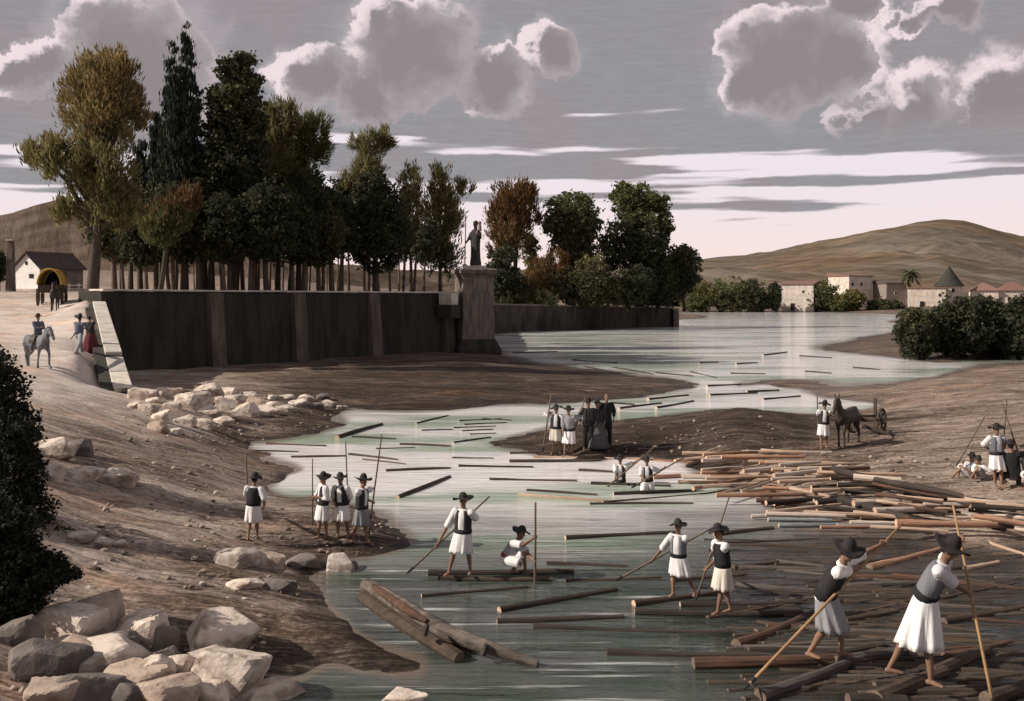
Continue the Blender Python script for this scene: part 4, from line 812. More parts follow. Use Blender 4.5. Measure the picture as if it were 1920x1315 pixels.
def rocks():
    big = [(120, 1205, 150, 100, 'boulder with a grey striped rounded back by the dark shrub', 'rock_pale'), (165, 1190, 150, 90, 'large pinkish boulder leaning on the striped one', 'rock_rust'), (265, 1215, 115, 95, 'square boulder with black shaded end in the boulder heap', 'rock_pale'),
      (405, 1225, 140, 85, 'rounded cream boulder with dark side on top of the heap', 'rock_pale'), (405, 1300, 185, 110, 'biggest flat topped pale boulder with vertical black face', 'rock_pale'), (180, 1260, 190, 60, 'long low streaked boulder lying across the heap', 'rock_pale'),
      (310, 1250, 60, 45, 'small grey boulder wedged beside the biggest one', 'rock_dark'), (330, 1262, 55, 40, 'small split stone in front of the biggest boulder', 'rock_pale'), (235, 1290, 150, 50, 'flat weathered slab under the long streaked boulder', 'rock_rust'), (60, 1275, 160, 90, 'dim grey boulder in the corner of the heap', 'rock_dark'),
      (150, 1320, 150, 60, 'dark boulder cut by the lower picture edge', 'rock_dark'), (300, 1322, 150, 60, 'brown boulder at the bottom of the heap', 'rock_rust'), (505, 1312, 110, 42, 'low pale stone with black end at the water edge', 'rock_pale'), (440, 1318, 80, 36, 'small flat stone beside the water edge boulder', 'rock_pale'), (25, 1215, 80, 70, 'shadowed stone against the shaded shrub', 'rock_dark'),
      (225, 1232, 80, 60, 'dark blocky stone between the pinkish and the square boulder', 'rock_dark'), (300, 1222, 60, 60, 'black sided stone next to the square boulder', 'rock_dark'), (380, 1262, 110, 60, 'cream shoulder of rock under the rounded boulder', 'rock_pale'), (85, 1325, 120, 60, 'brown stone at the very corner of the heap', 'rock_rust'), (230, 1322, 90, 50, 'grey stone at the bottom between two brown ones', 'rock_dark'), (375, 1322, 110, 44, 'low streaked stone before the biggest boulder', 'rock_pale'), (130, 1245, 130, 60, 'striped ledge stone across the middle of the heap', 'rock_rust'), (280, 1275, 90, 44, 'pale wedge stone beside the flat weathered slab', 'rock_pale')]
    for i, (x, y, w_, h_, lab, m) in enumerate(big): rock(x, y, w_, h_, lab, m, seed=i, angular=.3 if i % 2 == 0 else .1)
    mid = [(98, 852, 62, 38, 'upright white block half out of the shaded shrub', 'rock_pale'), (140, 850, 55, 34, 'dark hump backed stone joined to the white block', 'rock_dark'), (90, 902, 46, 36, 'white stone at the foot of the shaded shrub', 'rock_pale'), (150, 898, 68, 26, 'low pale ridge shaped stone beside the track', 'rock_pale'), (215, 906, 84, 32, 'dark wedge shaped stone with lit back beside the track', 'rock_pale'),
      (150, 1010, 52, 14, 'flat grey slab in the sand', 'rock_pale'), (190, 1022, 34, 13, 'small pale stone paired in the sand', 'rock_pale'), (225, 1022, 26, 11, 'small white stone in a row on the sand', 'rock_pale'), (262, 1024, 38, 13, 'small pale stone with dark end on the sand', 'rock_pale'),
      (435, 1060, 90, 40, 'broad cream boulder near the lone man', 'rock_pale'), (500, 1062, 66, 32, 'brown boulder with shaded cleft near the lone man', 'rock_rust'), (563, 1064, 82, 22, 'flat dark stone at the water edge', 'rock_dark'), (634, 1070, 56, 32, 'pale stone standing in the shallows', 'rock_pale'), (658, 1068, 24, 16, 'small dark stone in the shallows', 'rock_dark'), (520, 1106, 66, 24, 'half buried dark stone on the wet sand', 'rock_dark'), (455, 1100, 60, 14, 'low flat slab on the wet sand', 'rock_pale')]
    for i, (x, y, w_, h_, lab, m) in enumerate(mid): rock(x, y, w_, h_, lab, m, seed=40+i, angular=.35 if i % 2 == 0 else .1)
    rock(752, 1322, 92, 26, 'square pale stone standing out of the water', 'rock_pale', seed=90, angular=.6, Y=13.6)
    rub = [(262, 750, 54, 30), (350, 770, 74, 44), (300, 745, 40, 22), (325, 742, 44, 20), (390, 742, 56, 24), (430, 745, 40, 22), (300, 790, 44, 24), (345, 795, 40, 18), (385, 780, 48, 24), (420, 772, 46, 28), (455, 780, 46, 28), (440, 755, 40, 20), (480, 762, 44, 20), (510, 768, 40, 18), (495, 780, 54, 20), (535, 772, 40, 14),
      (560, 764, 38, 16), (590, 768, 36, 16), (615, 762, 32, 14), (605, 750, 28, 14), (575, 752, 30, 12), (295, 810, 40, 24), (330, 812, 30, 12), (375, 800, 44, 18), (275, 772, 40, 18), (250, 765, 30, 12), (415, 795, 36, 14), (540, 752, 30, 14), (640, 768, 26, 10), (370, 752, 40, 22), (405, 758, 34, 18), (320, 768, 36, 18), (465, 748, 34, 16), (515, 750, 32, 12), (290, 758, 34, 14)]
    for i, (x, y, w_, h_) in enumerate(rub):
        rock(x, y, w_, h_, ('dark' if x > 560 and i % 2 else 'rust tinted' if i % 9 == 3 else 'pale')+' rubble stone '+('below the foot of the sloping parapet' if x < 340 else 'in the middle of the heap under the quay wall' if x < 480 else 'in the thinning tail of the heap towards the water'), 'rock_dark' if x > 560 and i % 2 else ('rock_rust' if i % 9 == 3 else 'rock_pale'), 'rubble_stone', 'rubble at the quay wall foot', seed=120+i, angular=.3)
rocks()

# ================================================================== logs
def wood(name, c1, c2):
    m = pmat(name, c1, c2, scale=1.2, rough=.85, bump=.7, bscale=2.2, stretch=(1.0, 7, 7), detail=6, lo=.3, hi=.7); return m
wood('bark_black', (.034, .027, .024), (.062, .048, .040)); wood('bark_brown', (.052, .038, .029), (.098, .070, .053)); wood('bark_red', (.13, .066, .045), (.062, .040, .031))
wood('wood_orange', (.44, .25, .165), (.24, .135, .092)); wood('wood_tan', (.58, .43, .325), (.34, .235, .175)); wood('wood_pale', (.64, .54, .47), (.44, .355, .30)); wood('wood_blue', (.26, .29, .31), (.14, .165, .18)); wood('wood_grey', (.13, .112, .10), (.066, .057, .052))
pmat('cut_wood', (.62, .44, .33), (.46, .31, .22), scale=9, rough=.8)
pmat('cut_dark', (.20, .14, .11), (.12, .085, .07), scale=9, rough=.8)
def log(x1, y1, x2, y2, th, label, mat='bark_black', group=None, z=0.0, z2=None, name='log', cut='cut_wood', n=10, dz=None):
    """two ends in photo pixels on the water (z) -> a real round log between them; th = thickness in pixels"""
    def pt(x, y, zz):
        if zz is None: return GP(x, y)
        return G(x, y, zz)
    a = pt(x1, y1, z); b = pt(x2, y2, z if z2 is None else z2)
    r = th*.5*((a.y+b.y)/2)/FPX
    if dz is None: dz = r*.12
    a.z += dz; b.z += dz
    c = (a+b)/2; L = (b-a).length; d = (b-a).normalized()
    mb = MB(); m = 7; pts = []; rad = []; bx, by = random.uniform(-.022, .022)*L, random.uniform(-.008, .008)*L
    for i in range(m):
        s = i/(m-1); pts.append(Vector(((s-.5)*L, bx*math.sin(math.pi*s), by*math.sin(math.pi*s)))); rad.append(r*(1.10-.30*s)*random.uniform(.92, 1.08))
    mb.tube(pts, rad, n, wob=.05, capmi=1)
    o = mb.build(name, [mat, cut], smooth=False)
    o.location = c; o.rotation_euler = d.to_track_quat('X', 'Z').to_euler()
    return tag(o, label, 'log', group)
def logs():
    S = [(632, 822, 716, 797, 9, 'dark plank slanting across the green pool', 'bark_black'), (500, 833, 612, 837, 6, 'reddish log just off the sand spit', 'bark_red'), (470, 846, 560, 848, 4, 'thin dark stick beside the sand spit', 'bark_black'), (546, 858, 650, 856, 6, 'red brown log behind the two poles', 'bark_red'), (655, 853, 746, 863, 6, 'brown log drifting behind the right hand pole', 'bark_brown'), (680, 862, 760, 871, 4, 'thin red stick under the brown drifting log', 'bark_red'),
      (660, 820, 742, 824, 5, 'dark stick at the green pool edge', 'bark_black'), (750, 834, 845, 838, 6, 'brown log on the pale bar below the green pool', 'bark_brown'), (850, 831, 920, 821, 5, 'tilted dark stick near the tip of the middle sand bar', 'bark_black'), (705, 842, 778, 840, 4, 'short black stick floating alone', 'bark_black'), (723, 884, 845, 879, 7, 'slender brown log above the tilted one', 'bark_brown'), (860, 875, 1000, 877, 7, 'long straight dark log in the pale water', 'bark_black'),
      (745, 934, 843, 895, 9, 'steeply tilted log with pale cut end in bright water', 'bark_brown'), (918, 900, 1082, 903, 8, 'long dark log near the two reflections', 'bark_brown'), (988, 920, 1120, 929, 6, 'upper log of the pair in front of the waders', 'bark_black'), (972, 929, 1138, 941, 9, 'lower orange sided log of the pair in front of the waders', 'wood_tan'), (848, 859, 926, 860, 4, 'short thin stick above the long dark log', 'bark_black'),
      (940, 838, 1120, 851, 7, 'black log at the feet of the pole men', 'bark_black'), (955, 851, 1190, 846, 6, 'brown log under the group on the sand bar', 'bark_brown'), (1000, 858, 1225, 862, 7, 'tan log edging the sand bar', 'wood_tan'), (955, 867, 1125, 865, 9, 'blunt dark log floating before the sand bar group', 'bark_brown'), (1085, 883, 1150, 886, 7, 'short log end touching the left wader', 'bark_brown'), (1150, 848, 1262, 866, 9, 'black slanting log on the sand bar edge', 'bark_black'), (1190, 862, 1300, 868, 6, 'light orange log behind the waders', 'wood_orange'),
      (1060, 1011, 1266, 1000, 11, 'thick dark log behind the white shirted raftsman', 'bark_black'), (1025, 1058, 1178, 1063, 9, 'dark log between crouching man and white shirted raftsman', 'bark_brown'), (790, 1119, 990, 1102, 9, 'dark slim log below the first raft', 'bark_black'), (936, 1147, 1156, 1107, 14, 'black log rising away with pale sawn end', 'bark_black'), (932, 1168, 1170, 1158, 13, 'black log with round cut end under the rising one', 'bark_black'), (1000, 1177, 1378, 1187, 13, 'very long black log below the second raft', 'bark_black'),
      (1138, 1226, 1425, 1230, 16, 'thick black log with orange cut end facing the bank', 'bark_black'), (1060, 1090, 1240, 1083, 8, 'thin brown log behind the long boat hook', 'bark_brown'), (1130, 943, 1425, 917, 6, 'very long pale edged pole log by the waders', 'bark_brown'), (1105, 946, 1300, 945, 6, 'dark log in the green water under the waders', 'bark_black'), (1340, 1005, 1450, 992, 10, 'dark log behind the dark vested raftsman', 'bark_brown'), (1260, 1090, 1400, 1078, 10, 'brown log end showing between the two raftsmen', 'bark_brown')]
    for q in S: log(*q[:6], mat=q[6])
    log(1108, 908, 1258, 913, 7, 'dark raft log lying low beside the left of the two river men', 'bark_black', dz=.02); log(1150, 928, 1305, 922, 8, 'dark raft log lying low in front of the right of the two river men', 'bark_black', dz=.02)
    # rafts men stand on
    log(803, 1078, 1076, 1074, 13, 'back log of the raft carrying the crouching man', 'bark_black', 'first raft logs', dz=.03); log(822, 1086, 1036, 1089, 11, 'front log of the raft carrying the crouching man', 'bark_brown', 'first raft logs', dz=.03)
    log(1188, 1136, 1345, 1113, 14, 'back log of the raft under the white shirted raftsman', 'bark_brown', 'second raft logs', dz=.03); log(1190, 1151, 1505, 1152, 14, 'front log of the raft under the dark vested raftsman', 'bark_black', 'second raft logs', dz=.03); log(1275, 1137, 1500, 1131, 12, 'middle dark log of the second raft', 'bark_black', 'second raft logs', dz=.02)
    # far drifting sticks
    for (x1, y1, x2, y2) in [(1075, 676, 1160, 681), (1095, 688, 1150, 699), (1150, 690, 1225, 703), (1295, 698, 1345, 709), (1310, 681, 1347, 680), (1230, 700, 1300, 706), (1430, 667, 1475, 661), (1380, 683, 1420, 681), (1510, 697, 1560, 701), (1370, 701, 1435, 702), (1325, 725, 1388, 722), (1290, 720, 1310, 722), (1500, 668, 1560, 672), (960, 663, 1045, 660), (1600, 690, 1650, 694),
        (1215, 750, 1290, 742), (1160, 767, 1240, 757), (1230, 766, 1300, 753), (1330, 742, 1420, 738), (1430, 750, 1500, 744), (1150, 757, 1190, 760), (1400, 736, 1460, 733)]:
        log(x1, y1, x2, y2, 4 if y1 < 715 else 6, 'thin dark log drifting on the pale upper river', 'bark_black', 'logs drifting on the upper river', n=7)
    for (x1, y1, x2, y2) in [(860, 790, 940, 786), (870, 797, 950, 793), (850, 803, 930, 800), (865, 809, 925, 806), (780, 795, 840, 780), (880, 815, 930, 813), (905, 786, 960, 789), (790, 808, 850, 806)]:
        log(x1, y1, x2, y2, 4, 'thin dark stick in the green pool by the sand bar', 'bark_black', 'sticks in the green pool', n=7)
    # thick timber afloat around the big men
    B = [(1300, 1252, 1640, 1238, 24, 'broad red brown log under the stooping boatman', 'bark_red'), (1425, 1312, 1590, 1250, 24, 'grey brown plank log slanting from the bottom edge', 'wood_grey'), (1570, 1248, 1700, 1228, 22, 'pale worn log between the two boatmen', 'wood_grey'), (1380, 1212, 1505, 1160, 20, 'dark red log end rising beside the stooping boatman', 'bark_red'), (1630, 1066, 1768, 1030, 14, 'orange log pointing at the bent boatman hat', 'wood_orange'),
      (1640, 1320, 1770, 1266, 34, 'thick tan beam under the bent boatman feet', 'bark_brown'), (1750, 1270, 1850, 1225, 26, 'tan beam running on behind the bent boatman', 'bark_brown'), (1815, 1006, 1925, 1042, 8, 'pale pole log slanting out past the far boatman', 'wood_tan'), (1590, 1100, 1790, 1094, 12, 'grey log between the boatmen heads', 'wood_grey'), (1500, 1180, 1700, 1190, 14, 'pale grey log behind the stooping boatman knees', 'wood_grey'), (1585, 1165, 1680, 1148, 13, 'brown log rising behind the stooping boatman', 'bark_brown'),
      (1770, 1232, 1895, 1205, 14, 'red brown log beside the bent boatman front foot', 'bark_red'), (1770, 1168, 1925, 1140, 15, 'dark log behind the long pole', 'bark_brown'), (1810, 1068, 1872, 1056, 11, 'short tan log beyond the bent boatman', 'wood_tan'), (1455, 1054, 1545, 1064, 9, 'grey log next to the dark vested raftsman', 'wood_grey'), (1375, 1066, 1480, 1052, 9, 'brown log just behind the dark vested raftsman', 'bark_brown'), (1380, 1098, 1540, 1110, 12, 'grey brown log beside the raftsman skirt', 'wood_grey'),
      (1500, 1240, 1660, 1212, 16, 'dark brown log crossing under the stooping boatman', 'bark_black'), (1850, 1320, 1930, 1290, 30, 'dark beam at the corner of the water', 'bark_brown'), (1590, 1322, 1700, 1322, 30, 'dark beam cut by the bottom edge', 'bark_black'), (1640, 1290, 1790, 1284, 20, 'black log below the bent boatman', 'bark_black')]
    for q in B: log(*q[:6], mat=q[6], dz=.05 if q[4] > 20 else None, cut='cut_dark')
    r = random.Random(5); placed = 0
    while placed < 78:
        y = r.uniform(1012, 1310); x = r.uniform(1390 if y < 1180 else 1480, 1925); L = r.uniform(120, 330)*(.7+.6*(y-1000)/300)
        sl = r.gauss(0, .05)+(-.16 if r.random() < .15 else 0)
        log(x-L/2, y-sl*L/2, x+L/2, y+sl*L/2, r.uniform(8, 13)*(.75+.7*(y-1000)/300), *r.choice([('brown log packed afloat in the timber drive around the boatmen', 'bark_brown'), ('black log packed afloat in the timber drive around the boatmen', 'bark_black'), ('brown log packed afloat in the timber drive around the boatmen', 'bark_brown'), ('brown log packed afloat in the timber drive around the boatmen', 'bark_brown'), ('black log packed afloat in the timber drive around the boatmen', 'bark_black'), ('grey log packed afloat in the timber drive around the boatmen', 'wood_grey'), ('red brown log packed afloat in the timber drive around the boatmen', 'bark_red')]), 'logs afloat around the boatmen', n=8, cut='cut_dark', dz=-.02); placed += 1
    # beyond the three hundred logs that show largest: the rest of the jam as one mass
    jam = MB(); q_ = 0
    while q_ < 150:
        y = r.uniform(1030, 1318); x = r.uniform(1400 if y < 1180 else 1520, 1935); L = r.uniform(110, 320)*(.7+.6*(y-1000)/300); sl = r.gauss(0, .06); a3 = G(x-L/2, y-sl*L/2, 0); b3 = G(x+L/2, y+sl*L/2, 0)
        rad = r.uniform(7, 12)*(.75+.7*(y-1000)/300)*.5*a3.y/FPX; mid3 = a3.lerp(b3, .5)+Vector((0, r.uniform(-.05, .05), 0)); up = Vector((0, 0, -rad*.45-.01))
        jam.tube([a3+up, mid3+up, b3+up], [rad*1.05, rad*.95, rad*.8], 7, wob=.08, mi=r.choice([0, 0, 1])); q_ += 1
    tag(jam.build('log_jam', ['bark_black', 'bark_brown']), 'mass of half sunken dark logs filling the jam around the boatmen', 'logs', kind='stuff')
    # the stranded log pile on the right bank
    poly = [(1255, 868), (1330, 852), (1500, 846), (1562, 872), (1640, 900), (1800, 930), (1930, 955), (1930, 1000), (1700, 1000), (1480, 985), (1420, 935), (1350, 908), (1260, 895)]
    def inside_(x, y):
        c = False
        for (xa, ya), (xb, yb) in zip(poly, poly[1:]+poly[:1]):
            if (ya > y) != (yb > y) and x < (xb-xa)*(y-ya)/(yb-ya)+xa: c = not c
        return c
    n = 0
    while n < 115:
        y = r.uniform(848, 1000); x = r.uniform(1255, 1930)
        if not inside_(x, y): continue
        L = r.uniform(65, 170); sl = r.gauss(.0, .05)+(.12 if r.random() < .12 else 0)+(.06 if x > 1600 else -.02)
        if y < 912 and x < 1560: m = r.choice(['wood_pale', 'wood_tan', 'wood_tan', 'wood_orange', 'wood_pale'])
        else: m = r.choice(['wood_orange', 'wood_tan', 'wood_tan', 'wood_pale', 'bark_red', 'bark_black', 'bark_black'])
        lay = r.choice([0.0, 0.0, .12, .22]); g1 = GP(x, y)
        zz = g_z = g1.z+lay
        a_, b_ = (x-L/2, y-sl*L/2), (x+L/2, y+sl*L/2)
        log(a_[0], a_[1], b_[0], b_[1], r.uniform(5.5, 8.5)*(1+.2*(y-900)/100), {'wood_pale': 'white peeled log lying among the stranded heap', 'wood_tan': 'tan peeled log lying among the stranded heap', 'wood_orange': 'orange peeled log lying among the stranded heap', 'bark_red': 'red brown barked log lying among the stranded heap', 'bark_black': 'black barked log lying among the stranded heap'}[m], m, 'logs stranded on the right bank', z=zz, n=8, dz=.06); n += 1
    H = [(1562, 883, 1690, 912, 13, 'long black log on the upper rim of the heap', 'bark_black'), (1690, 912, 1805, 934, 12, 'black log with pale cut end at the rim of the heap', 'bark_black'), (1575, 941, 1700, 975, 14, 'black log lying across the middle of the heap', 'bark_black'), (1600, 898, 1690, 903, 12, 'pale banded log under the black rim log', 'wood_pale'), (1460, 989, 1570, 988, 9, 'blue grey log at the water side of the heap', 'wood_blue'), (1570, 990, 1670, 992, 10, 'second blue grey log at the water side of the heap', 'wood_blue'),
      (1440, 978, 1560, 980, 8, 'pale blue wet log in the edge of the heap', 'wood_blue'), (1680, 985, 1870, 988, 14, 'long orange log at the near rim of the heap', 'wood_orange'), (1350, 930, 1435, 907, 5, 'thin slanting lath on the heap', 'wood_tan'), (1390, 925, 1470, 896, 5, 'upper thin slanting lath on the heap', 'wood_tan'), (1640, 962, 1735, 958, 12, 'whitish log laid level across the heap', 'wood_pale'), (1600, 948, 1690, 944, 11, 'white peeled log beside the crossing black log', 'wood_pale')]
    for q in H:
        g1 = GP((q[0]+q[2])/2, (q[1]+q[3])/2); log(*q[:6], mat=q[6], z=g1.z+.22, dz=.05)
logs()

wood('drift_wood', (.20, .165, .14), (.075, .06, .05))
def driftwood():
    c = G(860, 1200, 0); t = thing('driftwood', c, 'great forked driftwood trunk run aground with a plank across it', 'driftwood')
    def p(x, y, z): return G(x, y, z)-c
    a = MB(); a.tube([p(688, 1097, .55), p(760, 1140, .45), p(830, 1182, .33), p(910, 1212, .22), p(1008, 1246, .03)], [(.15, .13), (.16, .14), (.14, .13), (.10, .10), (.07, .07)], 12, wob=.14, capmi=1)
    tr = a.build('trunk', ['drift_wood', 'cut_dark'], t, smooth=False)
    b = MB(); b.tube([p(682, 1118, .42), p(740, 1158, .30), p(800, 1196, .20), p(862, 1236, .04)], [(.17, .11), (.15, .12), (.13, .12), (.11, .11)], 12, wob=.14, capmi=1); b.build('limb', ['bark_brown', 'cut_dark'], t)
    d_ = MB(); d_.tube([p(700, 1100, .60), p(760, 1142, .55), p(800, 1165, .45)], [(.06, .06), (.08, .07), (.04, .04)], 8, wob=.15); d_.build('split_rib', 'bark_red', tr)
    e = MB(); q = p(845, 1200, .12); R = Matrix.Rotation(math.radians(-28), 3, 'Z') @ Matrix.Rotation(math.radians(4), 3, 'Y'); e.box(q, (.42, .15, .045), R); e.box(q+Vector((0, 0, -.1)), (.36, .12, .06), R); e.build('plank', ['bark_red'], t, bevel=.01)
    for (x, y, z) in ((795, 1168, .55), (905, 1205, .33)):
        k = MB(); q = p(x, y, z); k.tube([q+Vector((0, 0, -.2)), q+Vector((.06, .02, -.03))], [.06, .04], 7, wob=.2); k.build('branch_stub', 'bark_black', tr)
driftwood()

# ================================================================== loose pebbles over the banks (nobody could count them)
def pebbles():
    r = np.random.default_rng(3); ico = bmesh.new(); bmesh.ops.create_icosphere(ico, subdivisions=1, radius=1.0); base = np.array([v.co[:] for v in ico.verts]); fc = np.array([[v.index for v in f.verts] for f in ico.faces]); ico.free()
    zones = [(60, 560, 830, 1130, 420), (230, 640, 740, 830, 500), (20, 500, 1120, 1300, 300), (1500, 1900, 850, 960, 260), (960, 1500, 770, 850, 180), (560, 780, 960, 1040, 80)]
    V = []; F = []; o = 0
    for x0, x1, y0, y1, n in zones:
        for i in range(n):
            px, py = r.uniform(x0, x1), r.uniform(y0, y1); g_ = GP(px, py)
            if g_.z < .02: continue
            s = min(abs(r.normal(0, .04))+.015, .11)*(1 if g_.y < 34 else 1.15); v = base*(s*r.uniform(.7, 1.3), s*r.uniform(.6, 1.1), s*r.uniform(.35, .7))*r.uniform(.85, 1.1, (len(base), 1))+np.array([g_.x, g_.y, g_.z+s*.12])
            V.append(v); F.append(fc+o); o += len(base)
    me = bpy.data.meshes.new('pebbles'); me.from_pydata(np.concatenate(V).tolist(), [], np.concatenate(F).tolist())
    m = leafmat('pebble', [(.50, .44, .39), (.30, .25, .22), (.12, .10, .09), (.38, .30, .25), (.09, .075, .07)], 0.0)
    me.materials.append(m); ob = bpy.data.objects.new('pebbles', me); COL.objects.link(ob); tag(ob, 'small loose pebbles strewn over the sandy river banks', 'pebbles', kind='stuff')
pebbles()
# ================================================================== people
def cloth(name, c1, c2=None, rough=.9): return pmat(name, c1, c2 or tuple(x*.8 for x in c1), scale=5, rough=rough, bump=.55, bscale=6, stretch=(1.6, 1.6, .22))
cloth('cloth_white', (.80, .78, .78), (.66, .64, .66)); cloth('cloth_cream', (.66, .60, .54)); cloth('cloth_grey', (.30, .30, .32)); cloth('cloth_dark', (.035, .032, .036)); cloth('cloth_blue', (.12, .14, .20)); cloth('cloth_black', (.02, .02, .022)); cloth('cloth_red', (.32, .055, .045)); cloth('cloth_wine', (.13, .03, .035)); cloth('cloth_slate', (.16, .165, .19)); cloth('cloth_tan', (.40, .31, .24))
cloth('cloth_dusk', (.085, .085, .09)); cloth('felt', (.040, .034, .034), (.026, .023, .024)); cloth('straw', (.20, .16, .12))
pmat('skin', (.27, .155, .105), (.22, .125, .085), scale=5, rough=.6); pmat('hair', (.018, .014, .012), scale=9, rough=.6); pmat('eye_dark', (.02, .015, .012), rough=.3); pmat('lip', (.19, .085, .07), rough=.6)
pmat('pole_wood', (.16, .115, .085), (.10, .075, .058), scale=3, rough=.8, stretch=(1, 1, .2)); pmat('pole_light', (.42, .26, .13), (.30, .18, .095), scale=3, rough=.7); pmat('iron', (.03, .03, .033), rough=.5)
pmat('raft_dummy', (.1, .1, .1))

def ik(a, b, l1, l2, hint):
    d = b-a; L = d.length
    if L > (l1+l2)*.999: k = L/((l1+l2)*.999); l1 *= k; l2 *= k
    L = max(L, abs(l1-l2)*1.02+1e-4); x = (l1*l1-l2*l2+L*L)/(2*L); h = math.sqrt(max(l1*l1-x*x, 0)); u = d.normalized(); p = hint-u*hint.dot(u)
    if p.length < 1e-4: p = Vector((0, 0, 1))-u*u.z
    return a+u*x+p.normalized()*h

class Pole:
    def __init__(s, p1, p2, r, label, mat='pole_wood', hook=False, name='boat_pole', bow=.0):
        s.a, s.b = Vector(p1), Vector(p2); c = (s.a+s.b)/2; t = thing(name, c, label, 'pole'); mb = MB(); pts = []; n = 7
        side = Vector((0, 0, 1)).cross((s.b-s.a).normalized())
        for i in range(n):
            q = i/(n-1); pts.append(s.a.lerp(s.b, q)-c+Vector((0, 0, bow*math.sin(math.pi*q))))
        mb.tube(pts, [r*(.8+.35*i/(n-1)) for i in range(n)], 7, wob=.04); mb.build('shaft', mat, t, smooth=True)
        d = (s.b-s.a).normalized(); e = s.b-c
        if hook:
            h = MB(); h.tube([e-d*.12, e+d*.16], [r*1.5, r*.4], 7); sd = Vector((0, 0, 1)).cross(d).normalized(); h.tube([e, e+sd*.10+d*.02, e+sd*.12-d*.08], [r*.8, r*.6, r*.2], 6); h.build('iron_hook', 'iron', t)
        else:
            h = MB(); h.tube([e-d*.14, e, e+d*.06], [r*1.35, r*1.2, r*.3], 7); h.build('iron_tip', 'iron', t)
    def at(s, t): return s.a.lerp(s.b, t)

